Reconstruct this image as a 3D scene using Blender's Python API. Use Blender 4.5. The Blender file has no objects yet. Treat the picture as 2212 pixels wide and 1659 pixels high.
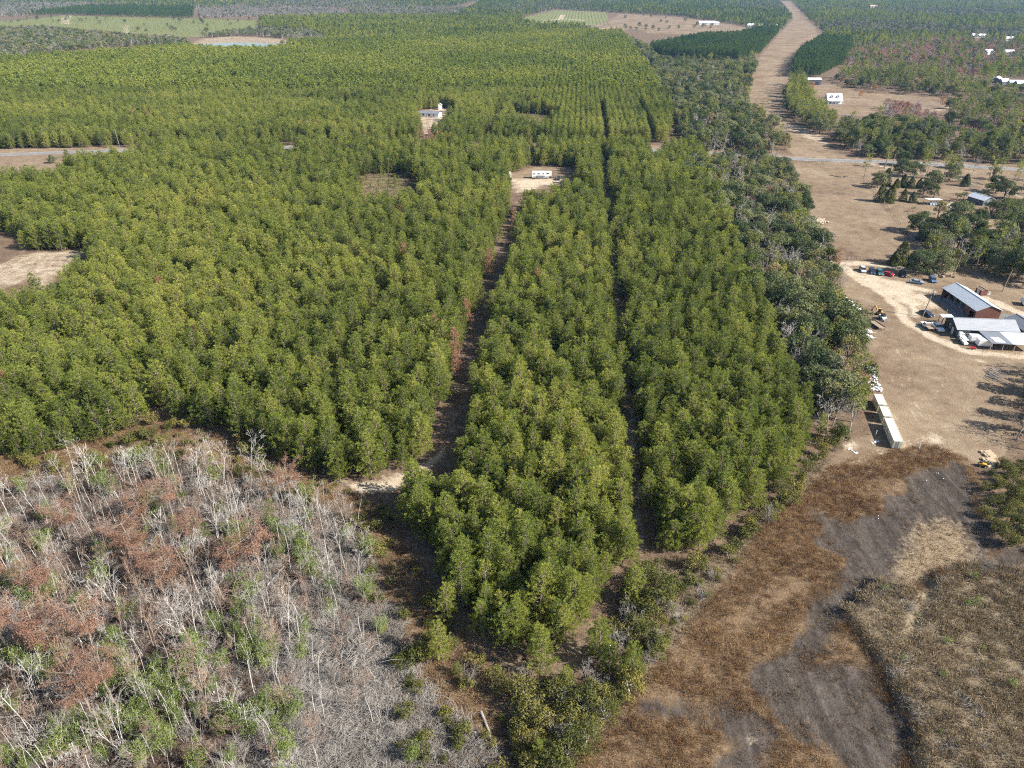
import bpy, math, random
import numpy as np
from mathutils import Vector, Matrix, Euler
SC = bpy.context.scene
COL = SC.collection
RNG = np.random.default_rng(11)
random.seed(5)
PI = math.pi
# ------------------------------------------------------------------ camera and survey of the photograph
CAMH = 100.0
TH = math.radians(30.1)
FPX = 1533.0                       # focal length of the photograph at 2212 px width
CT, ST = math.cos(TH), math.sin(TH)
def g(x, y, h=0.0):                # a point of the photograph -> the ground (or height h)
    u = x - 1106.0; v = 829.5 - y
    fw = FPX * CT + v * ST; dn = FPX * ST - v * CT
    t = (CAMH - h) / dn
    return (u * t, fw * t)
def zoomer(x0, y0, s):
    return lambda x, y, h=0.0: g((x0 + x / s) * .737333, (y0 + y / s) * .737333, h)
z1 = zoomer(0, 0, 2.212); z2 = zoomer(1000, 0, 2.212); z3 = zoomer(2000, 0, 2.212)
z4 = zoomer(2200, 500, 2.765); z5 = zoomer(2300, 1000, 2.37); z6 = zoomer(2600, 750, 5.53)
zm = zoomer(2000, 1600, 2.212); z7 = zoomer(2400, 450, 3.687); z8 = zoomer(1100, 300, 3.687)
zs = zoomer(0, 1250, 1.659); zc = zoomer(1000, 1500, 2.212); zl = zoomer(0, 400, 2.212)
zw = zoomer(0, 900, 2.765); zf = zoomer(800, 1000, 2.765); zr = zoomer(1600, 1000, 2.765); zb = zoomer(1000, 400, 2.212)
def PX(l, f=g): return np.array([f(*p) for p in l], float)
def proj(P):
    """metres -> photograph pixels (used only to leave out what the frame cannot see)"""
    P = np.asarray(P, float)
    X, Y = P[:, 0], P[:, 1]; Z = -CAMH
    d = Y * CT - Z * ST
    up = Y * ST + Z * CT
    d = np.where(d < 1, 1, d)
    return 1106 + FPX * X / d, 829.5 - FPX * up / d, d
def inview(P, mx=200, my=170):
    u, v, d = proj(P)
    return (u > -mx) & (u < 2212 + mx) & (v < 1659 + my) & (v > -60) & (d > 5)

# ------------------------------------------------------------------ mesh building
class MB:
    def __init__(s): s.V = []; s.F = []; s.M = []; s.n = 0; s.S = []
    def add(s, V, F, mi=0, smooth=False):
        V = np.asarray(V, np.float32).reshape(-1, 3); F = np.asarray(F, np.int64)
        s.V.append(V); s.F.append(F + s.n); s.M.append(np.full(len(F), mi, np.int32)); s.S.append(np.full(len(F), smooth, bool)); s.n += len(V)
    def box(s, c, size, rz=0.0, mi=0):
        x, y, z = (q / 2 for q in size)
        V = np.array([[-x, -y, -z], [x, -y, -z], [x, y, -z], [-x, y, -z], [-x, -y, z], [x, -y, z], [x, y, z], [-x, y, z]])
        if rz:
            c_, s_ = math.cos(rz), math.sin(rz); V = V @ np.array([[c_, s_, 0], [-s_, c_, 0], [0, 0, 1]])
        s.add(V + np.array(c), [[0, 3, 2, 1], [4, 5, 6, 7], [0, 1, 5, 4], [1, 2, 6, 5], [2, 3, 7, 6], [3, 0, 4, 7]], mi)
    def quad(s, a, b, c, d, mi=0): s.add([a, b, c, d], [[0, 1, 2, 3]], mi)
    def slab(s, a, b, c, d, t, mi=0):
        A = np.array([a, b, c, d], float); n = np.cross(A[1] - A[0], A[3] - A[0]); n /= np.linalg.norm(n)
        V = np.vstack([A, A - n * t])
        s.add(V, [[0, 1, 2, 3], [7, 6, 5, 4], [0, 4, 5, 1], [1, 5, 6, 2], [2, 6, 7, 3], [3, 7, 4, 0]], mi)
    def prism(s, prof, y0, y1, mi=0, axis=1, inset=0):
        """closed profile [(x,z)] pushed along y"""
        n = len(prof); P = np.array(prof, float); c = P.mean(0)
        A = np.zeros((2 * n, 3)); 
        A[:n, 0] = P[:, 0]; A[:n, 2] = P[:, 1]; A[:n, 1] = y0
        A[n:, 0] = P[:, 0]; A[n:, 2] = P[:, 1]; A[n:, 1] = y1
        for i in range(n):
            j = (i + 1) % n; s.add(A[[i, j, n + j, n + i]], [[0, 1, 2, 3]], mi)
        k = s.n
        s.V.append(A.astype(np.float32)); s.n += 2 * n
        s.F.append([list(range(k + n - 1, k - 1, -1)), list(range(k + n, k + 2 * n))]); s.M.append(np.full(2, mi, np.int32)); s.S.append(np.zeros(2, bool))
    def cyl(s, c, r, h, n=12, axis='z', mi=0, r2=None):
        a = np.linspace(0, 2 * PI, n, endpoint=False); r2 = r if r2 is None else r2
        A = np.c_[np.cos(a) * r, np.sin(a) * r, np.full(n, -h / 2)]; B = np.c_[np.cos(a) * r2, np.sin(a) * r2, np.full(n, h / 2)]
        V = np.vstack([A, B])
        if axis == 'y': V = V[:, [0, 2, 1]] * [1, -1, 1]
        if axis == 'x': V = V[:, [2, 1, 0]] * [-1, 1, 1]
        V = V + np.array(c)
        s.add(V, [[i, (i + 1) % n, n + (i + 1) % n, n + i] for i in range(n)], mi)
        k = s.n; s.V.append(V.astype(np.float32)); s.n += 2 * n
        s.F.append([list(range(k + n - 1, k - 1, -1)), list(range(k + n, k + 2 * n))]); s.M.append(np.full(2, mi, np.int32)); s.S.append(np.zeros(2, bool))
    def tube(s, path, rad, n=5, mi=0):
        P = np.asarray(path, float); m = len(P); rad = np.broadcast_to(np.asarray(rad, float), (m,))
        T = np.gradient(P, axis=0); T /= np.linalg.norm(T, axis=1)[:, None] + 1e-9
        ref = np.array([0., 0., 1.]) if abs(T[0, 2]) < .9 else np.array([1., 0, 0])
        A = np.cross(T, ref); A /= np.linalg.norm(A, axis=1)[:, None] + 1e-9; B = np.cross(T, A)
        a = np.arange(n) * 2 * PI / n
        V = P[:, None] + rad[:, None, None] * (np.cos(a)[None, :, None] * A[:, None] + np.sin(a)[None, :, None] * B[:, None])
        i = np.arange(m - 1)[:, None] * n; j = np.arange(n)[None]; j2 = (j + 1) % n
        s.add(V.reshape(-1, 3), np.stack([i + j, i + j2, i + n + j2, i + n + j], -1).reshape(-1, 4), mi, True)
    def cards(s, C, N, size, asp=1.0, mi=0, rng=RNG):
        """leaf-sized faces: centres C, facing N, each its own turn"""
        C = np.asarray(C, float); k = len(C); N = N / (np.linalg.norm(N, axis=1)[:, None] + 1e-9)
        r = rng.normal(size=(k, 3)); A = np.cross(N, r); A /= np.linalg.norm(A, axis=1)[:, None] + 1e-9; B = np.cross(N, A)
        sz = np.broadcast_to(np.asarray(size, float), (k,))[:, None]
        A = A * sz * .5 * asp; B = B * sz * .5
        V = np.stack([C - B, C + A * .8, C + B, C - A * .8], 1)
        s.add(V.reshape(-1, 3), np.arange(4 * k).reshape(k, 4), mi)
    def blades(s, P, D, L, W, mi=0, rng=RNG, face=(0, 0, 1.0)):
        """needles / grass blades: from P along D, length L, width W"""
        P = np.asarray(P, float); k = len(P); D = D / (np.linalg.norm(D, axis=1)[:, None] + 1e-9)
        A = np.cross(D, rng.normal(size=(k, 3)) * .75 + face); A /= np.linalg.norm(A, axis=1)[:, None] + 1e-9
        L = np.broadcast_to(np.asarray(L, float), (k,))[:, None]; W = np.broadcast_to(np.asarray(W, float), (k,))[:, None]
        V = np.stack([P, P + D * L * .55 + A * W * .5, P + D * L, P + D * L * .55 - A * W * .5], 1)
        s.add(V.reshape(-1, 3), np.arange(4 * k).reshape(k, 4), mi)
    def mesh(s, name, mats):
        me = bpy.data.meshes.new(name)
        V = np.concatenate(s.V).astype(np.float32)
        starts = []; idx = []; tot = 0
        for F in s.F:
            if isinstance(F, np.ndarray):
                k, w = F.shape; starts.append(tot + np.arange(k) * w); idx.append(F.ravel()); tot += k * w
            else:
                for f in F: starts.append(np.array([tot])); idx.append(np.array(f)); tot += len(f)
        starts = np.concatenate(starts); idx = np.concatenate(idx)
        me.vertices.add(len(V)); me.vertices.foreach_set('co', V.ravel())
        me.loops.add(len(idx)); me.loops.foreach_set('vertex_index', idx.astype(np.int32))
        me.polygons.add(len(starts)); me.polygons.foreach_set('loop_start', starts.astype(np.int32))
        for m in mats: me.materials.append(m)
        me.update(calc_edges=True)
        me.polygons.foreach_set('material_index', np.concatenate(s.M)); me.polygons.foreach_set('use_smooth', np.concatenate(s.S))
        me.validate(); return me
def obj(name, me, parent=None, loc=None, rz=0.0):
    if isinstance(me, tuple): me = me[0].mesh(name, me[1] if isinstance(me[1], list) else [me[1]])
    o = bpy.data.objects.new(name, me); COL.objects.link(o)
    if parent: o.parent = parent
    if loc is not None: o.location = loc
    if rz: o.rotation_euler = (0, 0, rz)
    return o
def tag(o, label, cat=None, group=None, kind=None):
    o['label'] = label
    if cat: o['category'] = cat
    if group: o['group'] = group
    if kind: o['kind'] = kind
    return o
def thing(name, label, cat, loc=(0, 0, 0), rz=0.0, group=None):
    o = bpy.data.objects.new(name, None); COL.objects.link(o); o.empty_display_size = .5
    o.location = loc; o.rotation_euler = (0, 0, rz)
    return tag(o, label, cat, group)
def part(name, mb, mat, parent): return obj(name, (mb, mat), parent)
def dup(root, loc, rot, scale, label=None, group=None):
    r = root.copy(); COL.objects.link(r); r.location = loc; r.rotation_euler = rot; r.scale = scale
    if label: r['label'] = label
    if group: r['group'] = group
    for ch in root.children:
        c = ch.copy(); COL.objects.link(c); c.parent = r
        for gch in ch.children:
            d = gch.copy(); COL.objects.link(d); d.parent = c
    return r

# ------------------------------------------------------------------ materials
def newmat(name):
    m = bpy.data.materials.new(name); m.use_nodes = True; nt = m.node_tree; nt.nodes.clear()
    o = nt.nodes.new('ShaderNodeOutputMaterial'); return m, nt, o
def N(nt, t, **kw):
    n = nt.nodes.new(t)
    for k, v in kw.items():
        if k in n.inputs: n.inputs[k].default_value = v
        else: setattr(n, k, v)
    return n
def ramp(nt, fac, stops):
    r = nt.nodes.new('ShaderNodeValToRGB'); e = r.color_ramp.elements
    while len(e) < len(stops): e.new(.5)
    for i, (p, c) in enumerate(stops): e[i].position = p; e[i].color = (*c, 1)
    nt.links.new(fac, r.inputs[0]); return r.outputs[0]
def math_(nt, op, a, b=None, c=None):
    n = nt.nodes.new('ShaderNodeMath'); n.operation = op
    for i, q in enumerate((a, b, c)):
        if q is None: continue
        if isinstance(q, (int, float)): n.inputs[i].default_value = q
        else: nt.links.new(q, n.inputs[i])
    return n.outputs[0]
def mixc(nt, f, a, b):
    n = nt.nodes.new('ShaderNodeMix'); n.data_type = 'RGBA'
    for i, q in ((0, f), (6, a), (7, b)):
        if isinstance(q, (int, float)): n.inputs[i].default_value = q
        elif isinstance(q, tuple): n.inputs[i].default_value = (*q, 1)
        else: nt.links.new(q, n.inputs[i])
    return n.outputs[2]
def noise(nt, scale, detail=3.0, vec=None, rough=.55, dist=0.0):
    n = N(nt, 'ShaderNodeTexNoise', Scale=scale, Detail=detail, Roughness=rough, Distortion=dist)
    if vec is not None: nt.links.new(vec, n.inputs['Vector'])
    return n.outputs['Fac']
def leafmat(name, stops, patch=.012, trans=.35, fine=.5, vary=.45):
    """foliage: colour differs from plant to plant, across the land, and from spray to spray"""
    m, nt, o = newmat(name)
    oi = N(nt, 'ShaderNodeObjectInfo'); pos = N(nt, 'ShaderNodeNewGeometry')
    a = noise(nt, patch, 2.0, oi.outputs['Location'])
    b = noise(nt, fine, 3.0, pos.outputs['Position'])
    f = math_(nt, 'ADD', math_(nt, 'MULTIPLY_ADD', oi.outputs['Random'], vary, -vary / 2), math_(nt, 'MULTIPLY_ADD', a, 1.5, -.5))
    f = math_(nt, 'ADD', f, math_(nt, 'MULTIPLY_ADD', b, .7, -.35)); f = math_(nt, 'ADD', f, .25)
    f = math_(nt, 'MULTIPLY', f, .66)
    c = ramp(nt, f, stops)
    d = N(nt, 'ShaderNodeBsdfDiffuse'); t = N(nt, 'ShaderNodeBsdfTranslucent'); nt.links.new(c, d.inputs[0]); nt.links.new(c, t.inputs[0])
    x = N(nt, 'ShaderNodeMixShader'); x.inputs[0].default_value = trans
    nt.links.new(d.outputs[0], x.inputs[1]); nt.links.new(t.outputs[0], x.inputs[2]); nt.links.new(x.outputs[0], o.inputs[0]); return m
def stdmat(name, col, col2=None, scale=2.0, rough=.75, bump=0.0, metal=0.0, detail=4.0, randomize=0.0):
    m, nt, o = newmat(name)
    tc = N(nt, 'ShaderNodeTexCoord'); n = noise(nt, scale, detail, tc.outputs['Object'])
    col2 = col2 or tuple(q * .75 for q in col)
    f = n
    if randomize:
        oi = N(nt, 'ShaderNodeObjectInfo'); f = math_(nt, 'ADD', math_(nt, 'MULTIPLY_ADD', oi.outputs['Random'], randomize, -randomize / 2), n)
    c = ramp(nt, f, [(.3, col), (.7, col2)])
    p = N(nt, 'ShaderNodeBsdfPrincipled', Roughness=rough, Metallic=metal); nt.links.new(c, p.inputs['Base Color'])
    p.inputs['Specular IOR Level'].default_value = .3
    if bump:
        b = N(nt, 'ShaderNodeBump', Strength=bump, Distance=.05); nt.links.new(n, b.inputs['Height']); nt.links.new(b.outputs[0], p.inputs['Normal'])
    nt.links.new(p.outputs[0], o.inputs[0]); return m
def ribmat(name, col, col2, axis='x', pitch=.3, rough=.45, metal=0.0):
    """ribbed sheet metal: narrow ribs raised across the sheet, some weather streaks"""
    m, nt, o = newmat(name); tc = N(nt, 'ShaderNodeTexCoord'); sp = N(nt, 'ShaderNodeSeparateXYZ'); nt.links.new(tc.outputs['Object'], sp.inputs[0])
    q = math_(nt, 'FRACT', math_(nt, 'DIVIDE', sp.outputs['XYZ'.index(axis.upper())], pitch)); h = math_(nt, 'GREATER_THAN', q, .8)
    mp = N(nt, 'ShaderNodeMapping'); nt.links.new(tc.outputs['Object'], mp.inputs[0])
    mp.inputs['Scale'].default_value = (2, .25, .25) if axis == 'x' else (.25, 2, .25)
    n = noise(nt, 1.2, 4, mp.outputs[0]); c = ramp(nt, n, [(.3, col), (.72, col2)])
    c = mixc(nt, math_(nt, 'MULTIPLY', h, .12), c, tuple(x * .5 for x in col))
    p = N(nt, 'ShaderNodeBsdfPrincipled', Roughness=rough, Metallic=metal); nt.links.new(c, p.inputs['Base Color'])
    b = N(nt, 'ShaderNodeBump', Strength=.6, Distance=.03); nt.links.new(h, b.inputs['Height']); nt.links.new(b.outputs[0], p.inputs['Normal'])
    nt.links.new(p.outputs[0], o.inputs[0]); return m

M = {}
M['pine'] = leafmat('pine_needles', [(.0, (.105, .14, .030)), (.25, (.215, .26, .052)), (.5, (.345, .365, .078)), (.75, (.47, .445, .115)), (1, (.53, .45, .18))], .011, .44, 1.0, .55)
M['pinefar'] = leafmat('distant_pine_needles', [(.0, (.125, .165, .036)), (.3, (.235, .275, .054)), (.6, (.36, .365, .078)), (1, (.46, .42, .125))], .006)
M['pinedark'] = leafmat('dark_pine_needles', [(.0, (.055, .10, .032)), (.5, (.11, .165, .045)), (1, (.20, .245, .075))], .012)
M['rustpine'] = leafmat('dead_pine_needles', [(.0, (.28, .14, .08)), (.4, (.42, .22, .135)), (1, (.54, .34, .22))], .02)
M['oak'] = leafmat('evergreen_oak_leaves', [(.0, (.06, .08, .035)), (.3, (.115, .138, .058)), (.6, (.19, .20, .09)), (.85, (.26, .245, .135)), (1, (.31, .28, .19))], .02, .2, .5, .95)
M['hard'] = leafmat('mixed_hardwood_leaves', [(.0, (.075, .10, .028)), (.3, (.15, .165, .045)), (.55, (.23, .21, .075)), (.8, (.29, .22, .11)), (1, (.31, .18, .10))], .03, .2, .5, .95)
M['cedar'] = leafmat('cedar_leaves', [(.0, (0.055, 0.066, 0.022)), (.5, (0.099, 0.110, 0.033)), (1, (0.165, 0.154, 0.050))], .03, .15)
M['redleaf'] = leafmat('red_autumn_leaves', [(.0, (.24, .12, .09)), (.5, (.37, .22, .17)), (1, (.46, .33, .26))], .03)
M['cypleaf'] = leafmat('rusty_cypress_needles', [(.0, (.22, .125, .085)), (.4, (.33, .195, .135)), (.75, (.42, .29, .21)), (1, (.44, .36, .27))], .04, .3)
M['bright'] = leafmat('fresh_green_leaves', [(.0, (.11, .16, .035)), (.5, (.22, .27, .07)), (1, (.36, .38, .12))], .05, .35)
M['shrub'] = leafmat('shrub_leaves', [(.0, (.075, .085, .026)), (.4, (.15, .15, .045)), (.7, (.24, .205, .06)), (1, (.32, .26, .08))], .06, .25, .9, .8)
M['greyleaf'] = leafmat('bare_grey_twigs', [(.0, (.15, .135, .12)), (.5, (.23, .21, .19)), (1, (.32, .295, .27))], .03, .05)
M['bark'] = stdmat('grey_brown_bark', (.16, .12, .09), (.26, .21, .17), 1.5, .9)
M['palebark'] = stdmat('pale_dead_wood', (.58, .545, .50), (.32, .295, .265), .8, .85, randomize=.5)
M['greybark'] = stdmat('weathered_grey_wood', (.42, .385, .35), (.24, .21, .185), .8, .9, randomize=.6)
M['logbark'] = stdmat('dark_wet_log', (.10, .075, .055), (.22, .17, .13), 1.2, .9)
M['sedge'] = leafmat('rusty_sedge_blades', [(.0, (.115, .058, .030)), (.3, (.225, .132, .066)), (.6, (.36, .24, .125)), (1, (.50, .385, .23))], .09, .2, .25, .6)
M['straw'] = leafmat('straw_blades', [(.0, (0.177, 0.122, 0.068)), (.5, (0.286, 0.211, 0.129)), (1, (0.374, 0.292, 0.190))], .06, .2, .3)
M['scrub'] = leafmat('brown_scrub_blades', [(.0, (.12, .09, .05)), (.4, (.25, .19, .115)), (.7, (.38, .305, .20)), (1, (.52, .44, .32))], .05, .2, .3)
M['twig'] = leafmat('grey_brush_twigs', [(.0, (.22, .20, .175)), (.5, (.38, .35, .315)), (1, (.52, .485, .44))], .05, .05, .3)
M['leaflitter'] = leafmat('rust_brush_twigs', [(.0, (.105, .072, .052)), (.5, (.215, .165, .125)), (1, (.33, .27, .215))], .05, .1, .3)
M['metalroof'] = ribmat('pale_ribbed_roof', (.50, .535, .57), (.42, .455, .49), 'y', .45)
M['greyroof'] = ribmat('grey_ribbed_roof', (.36, .37, .39), (.27, .28, .30), 'x', .45)
M['dkroof'] = ribmat('dull_grey_roof', (.20, .215, .24), (.15, .16, .18), 'x', .45)
M['whiteroof'] = ribmat('white_ribbed_roof', (.82, .82, .82), (.70, .70, .70), 'x', .5)
M['redwall'] = ribmat('red_brown_siding', (.155, .066, .048), (.12, .052, .04), 'x', .3)
M['redwally'] = ribmat('red_brown_side_cladding', (.155, .066, .048), (.12, .052, .04), 'y', .3)
M['darkwall'] = stdmat('dark_green_siding', (.045, .05, .045), (.065, .07, .06), 3)
M['barnwall'] = ribmat('blue_grey_siding', (.12, .13, .16), (.09, .10, .12), 'x', .5)
M['white'] = stdmat('white_paint', (.80, .80, .78), (.68, .67, .64), 1.5, .5)
M['cream'] = ribmat('cream_container_steel', (.80, .78, .62), (.72, .70, .56), 'y', .28)
M['creamw'] = stdmat('cream_door_paint', (.72, .70, .56), (.62, .60, .48), 2, .5)
M['greygrn'] = stdmat('green_door_edge', (.05, .13, .10), (.07, .16, .12), 2, .5)
M['glass'] = stdmat('dark_glass', (.02, .025, .03), (.03, .035, .045), 2, .1)
M['tyre'] = stdmat('black_tyre_rubber', (.02, .02, .02), (.03, .03, .03), 3, .9)
M['concrete'] = stdmat('pale_concrete', (.36, .36, .36), (.27, .27, .28), .6, .85)
M['wood'] = stdmat('weathered_timber', (.24, .18, .13), (.36, .29, .22), 1.5, .85)
M['lumber'] = stdmat('fresh_sawn_lumber', (.46, .36, .24), (.36, .27, .17), 2, .8)
M['rustmetal'] = stdmat('brown_trailer_deck', (.22, .16, .11), (.32, .25, .18), 1.2, .8)
M['yellow'] = stdmat('yellow_machine_paint', (.55, .33, .04), (.42, .24, .03), 2, .5)
M['black'] = stdmat('black_paint_and_opening_shade', (.03, .03, .03), (.05, .045, .04), 2, .6)
M['teal'] = stdmat('teal_boat_paint', (.06, .35, .36), (.08, .42, .42), 2, .5)
M['rock'] = stdmat('pale_broken_rock', (.62, .54, .42), (.46, .39, .29), 1.0, .9)
M['bag'] = stdmat('white_plastic_bags', (.80, .80, .80), (.62, .63, .66), 1.5, .5)
M['wire'] = stdmat('power_cable', (.05, .05, .05), (.07, .07, .07), 1)
def paint(name, c, rough=.3): return stdmat(name, c, tuple(q * .92 for q in c), 1.0, rough)

# ------------------------------------------------------------------ areas, in metres, read off the photograph
HEAD = math.radians(5.0)           # the planted rows run 5 degrees right of the view
CH, SH = math.cos(HEAD), math.sin(HEAD)
def rowco(P): return P[:, 0] * CH - P[:, 1] * SH, P[:, 0] * SH + P[:, 1] * CH
def fromrow(s, t): return np.c_[s * CH + t * SH, -s * SH + t * CH]
def inside(P, poly):
    x, y = P[:, 0], P[:, 1]; r = np.zeros(len(P), bool); n = len(poly)
    for i in range(n):
        x1, y1 = poly[i]; x2, y2 = poly[(i + 1) % n]
        if y1 == y2: continue
        c = ((y1 > y) != (y2 > y)) & (x < (x2 - x1) * (y - y1) / (y2 - y1) + x1); r ^= c
    return r
def segdist(P, pts, closed=False):
    d = np.full(len(P), 1e9); n = len(pts)
    for i in range(n if closed else n - 1):
        a = pts[i]; b = pts[(i + 1) % n]; ab = b - a; L = ab @ ab + 1e-9
        t = np.clip(((P - a) @ ab) / L, 0, 1); q = a + t[:, None] * ab - P; d = np.minimum(d, np.einsum('ij,ij->i', q, q))
    return np.sqrt(d)
def area(P, poly, soft):
    """1 inside, 0 outside, soft edge"""
    out = np.zeros(len(P), np.float32); lo = poly.min(0) - soft; hi = poly.max(0) + soft
    k = np.where((P >= lo).all(1) & (P <= hi).all(1))[0]
    if len(k):
        Q = P[k]; sd = segdist(Q, poly, True) * np.where(inside(Q, poly), 1, -1); out[k] = np.clip(.5 + sd / (2 * soft), 0, 1)
    return out
def stroke(P, pts, w, soft):
    out = np.zeros(len(P), np.float32); m = w + soft + 1; lo = pts.min(0) - m; hi = pts.max(0) + m
    k = np.where((P >= lo).all(1) & (P <= hi).all(1))[0]
    if len(k): out[k] = np.clip((w / 2 + soft - segdist(P[k], pts)) / (2 * soft), 0, 1)
    return out
A = {}
A['highway'] = PX([(-260, 342), (0, 335), (240, 325), (640, 318), (1155, 322), (1415, 323), (1600, 334), (1710, 345), (1840, 347), (2060, 357), (2212, 366), (2500, 392)])
A['swamp'] = PX([(-300, 1060), (0, 1035), (130, 1015), (300, 995), (480, 1010), (600, 1050), (700, 1095), (790, 1135), (800, 1200), (830, 1290), (850, 1400), (870, 1560), (950, 1800), (-300, 1850)])
A['ring'] = PX([(-300, 1010), (0, 975), (200, 940), (330, 905), (420, 930), (540, 960), (650, 1010), (740, 1055), (830, 1085), (890, 1200), (940, 1300), (1010, 1395), (1090, 1480), (1090, 1850), (900, 1850), (850, 1500), (810, 1300), (780, 1160), (700, 1110), (600, 1065), (480, 1022), (300, 1008), (130, 1028), (0, 1050), (-300, 1080)])
A['marsh'] = PX([(1790, 1010), (1860, 985), (2000, 960), (2090, 985), (2130, 1080), (2150, 1190), (2400, 1215), (2500, 1850), (1150, 1850), (1240, 1650), (1330, 1540), (1400, 1460), (1480, 1360), (1560, 1260), (1640, 1150), (1720, 1070)])
A['mud'] = PX([(880, 900), (1000, 880), (1130, 865), (1290, 930), (1345, 1050), (1385, 1300), (1440, 1440), (1700, 1480), (1700, 1640), (1450, 1660), (1280, 1560), (1000, 1660), (860, 1720), (700, 1780), (560, 1760), (640, 1640), (560, 1600), (430, 1560), (400, 1500), (220, 1440), (150, 1340), (230, 1220), (390, 1210), (600, 1210), (700, 1150), (760, 1080), (850, 1000)], z5)
A['mud2'] = PX([(1090, 170), (1250, 175), (1340, 215), (1210, 300), (1150, 345), (1000, 400), (980, 480), (1010, 560), (930, 650), (900, 730), (1010, 755), (1200, 790), (1280, 870), (1340, 960), (1395, 1050), (1400, 1120), (1490, 1210), (1480, 1500), (1100, 1500), (880, 1330), (700, 1210), (560, 1110), (480, 920), (520, 780), (600, 650), (760, 560), (850, 430), (980, 390), (1120, 280)], zm)
A['mud3'] = PX([(-300, 940), (0, 985), (300, 1060), (560, 1160), (640, 1240), (560, 1500), (120, 1500), (330, 1260), (130, 1110), (-300, 1080)], zm)
A['straw'] = PX([(930, 1300), (1080, 1240), (1220, 1290), (1310, 1400), (1290, 1480), (1230, 1560), (1150, 1640), (1000, 1720), (790, 1760), (780, 1640), (800, 1560), (890, 1430)], z5)
A['scrub'] = PX([(1230, 215), (1400, 260), (1560, 320), (1660, 190), (1880, 120), (2300, 180), (2500, 1600), (1540, 1600), (1510, 1200), (1400, 1010), (1330, 830), (1200, 650), (1060, 470), (1010, 430), (1100, 380)], zm)
A['thicket'] = PX([(1340, 960), (1420, 900), (1500, 860), (1700, 840), (1760, 1460), (1560, 1450), (1450, 1420), (1385, 1250)], z5)
A['row'] = PX([(1810, 575), (1740, 480), (1715, 347), (1690, 290), (1610, 215), (1635, 130), (1685, 72), (1715, 40), (1688, 2), (1708, 2), (1745, 40), (1785, 78), (1730, 92), (1706, 170), (1700, 250), (1760, 300), (1830, 338), (1990, 372), (1960, 450), (2000, 560), (1960, 580)])
A['yard'] = PX([(1800, 560), (2010, 560), (2300, 620), (2400, 800), (2300, 830), (2190, 860), (2180, 1000), (2090, 1010), (1990, 975), (1900, 990), (1800, 1040), (1740, 1080), (1700, 1130), (1690, 1100), (1760, 1010), (1870, 940), (1900, 830), (1830, 640)])
A['homes'] = PX([(1835, 342), (2400, 380), (2400, 640), (1990, 600), (1950, 450)])
A['lawn'] = PX([(770, 560), (960, 535), (1200, 600), (1660, 630), (1800, 650), (1700, 725), (1300, 760), (900, 735), (830, 700)], z3)
A['rv'] = PX([(1098, 376), (1150, 360), (1240, 362), (1250, 395), (1200, 408), (1135, 412), (1098, 402)])
A['rvsand'] = PX([(1096, 384), (1220, 386), (1215, 402), (1180, 402), (1140, 414), (1118, 415), (1092, 396)])
A['mobile'] = PX([(898, 240), (960, 232), (985, 240), (985, 252), (955, 262), (942, 275), (932, 300), (918, 326), (902, 326), (908, 300), (910, 275), (898, 262)])
A['brushy'] = PX([(755, 397), (800, 376), (870, 376), (920, 396), (890, 410), (830, 427), (790, 416)])
A['brushy2'] = PX([(1100, 244), (1180, 248), (1208, 260), (1150, 264), (1115, 258)])
A['bare'] = PX([(-300, 568), (0, 572), (60, 546), (210, 538), (180, 566), (125, 594), (118, 632), (75, 626), (60, 604), (0, 628), (-300, 644)])
A['bare2'] = PX([(-200, 500), (0, 505), (60, 520), (55, 540), (0, 560), (-200, 580)])
A['roadside'] = PX([(-300, 325), (0, 322), (235, 319), (250, 326), (150, 342), (120, 368), (0, 372), (-300, 380)])
A['roadgap4'] = PX([(225, 318), (330, 315), (330, 323), (250, 328)])
A['roadgap'] = PX([(600, 312), (645, 312), (645, 326), (600, 326)])
A['roadgap2'] = PX([(1128, 318), (1165, 316), (1165, 332), (1140, 332)])
A['roadgap3'] = PX([(1385, 314), (1440, 314), (1440, 326), (1385, 324)])
A['trackmouth'] = PX([(1105, 430), (1135, 410), (1130, 470), (1110, 500), (1085, 560), (1075, 560)])
A['sandfront'] = PX([(730, 1045), (830, 1030), (900, 1005), (945, 985), (965, 975), (965, 985), (930, 1012), (880, 1040), (830, 1062), (770, 1062)])
A['glade'] = PX([(1150, 1420), (1230, 1385), (1270, 1330), (1330, 1320), (1300, 1440), (1230, 1465), (1130, 1475), (1060, 1440), (1090, 1410)])
A['fringe'] = PX([(1340, 1260), (1395, 1200), (1560, 1205), (1620, 1120), (1700, 1060), (1750, 985), (1800, 985), (1640, 1160), (1560, 1270), (1480, 1370), (1400, 1470), (1330, 1550), (1220, 1700), (1080, 1850), (1080, 1500), (1300, 1460)])
A['pine'] = PX([(-400, 1040), (0, 988), (120, 985), (200, 955), (300, 920), (352, 880), (420, 922), (540, 955), (640, 1005), (720, 1042), (830, 1030), (950, 978), (985, 985), (925, 1015), (875, 1075), (880, 1130), (930, 1190), (965, 1270), (1000, 1335), (1060, 1395), (1150, 1425), (1235, 1385), (1280, 1300), (1330, 1262), (1395, 1205), (1450, 1205), (1540, 1195), (1600, 1115), (1690, 1060), (1742, 960), (1500, 322), (1155, 316), (640, 312), (240, 318), (-400, 322)])
A['pineB'] = PX([(-400, 312), (0, 320), (640, 306), (1155, 310), (1440, 308), (1452, 250), (1352, 88), (1280, 74), (1000, 84), (700, 98), (400, 112), (0, 142), (-400, 160)])
A['pineC'] = PX([(1400, 112), (1560, 78), (1682, 70), (1640, 118), (1600, 132), (1430, 124)])
A['pineD'] = PX([(690, 500), (740, 380), (890, 275), (1080, 285), (1090, 330), (1030, 420), (880, 500)], z3)
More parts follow.
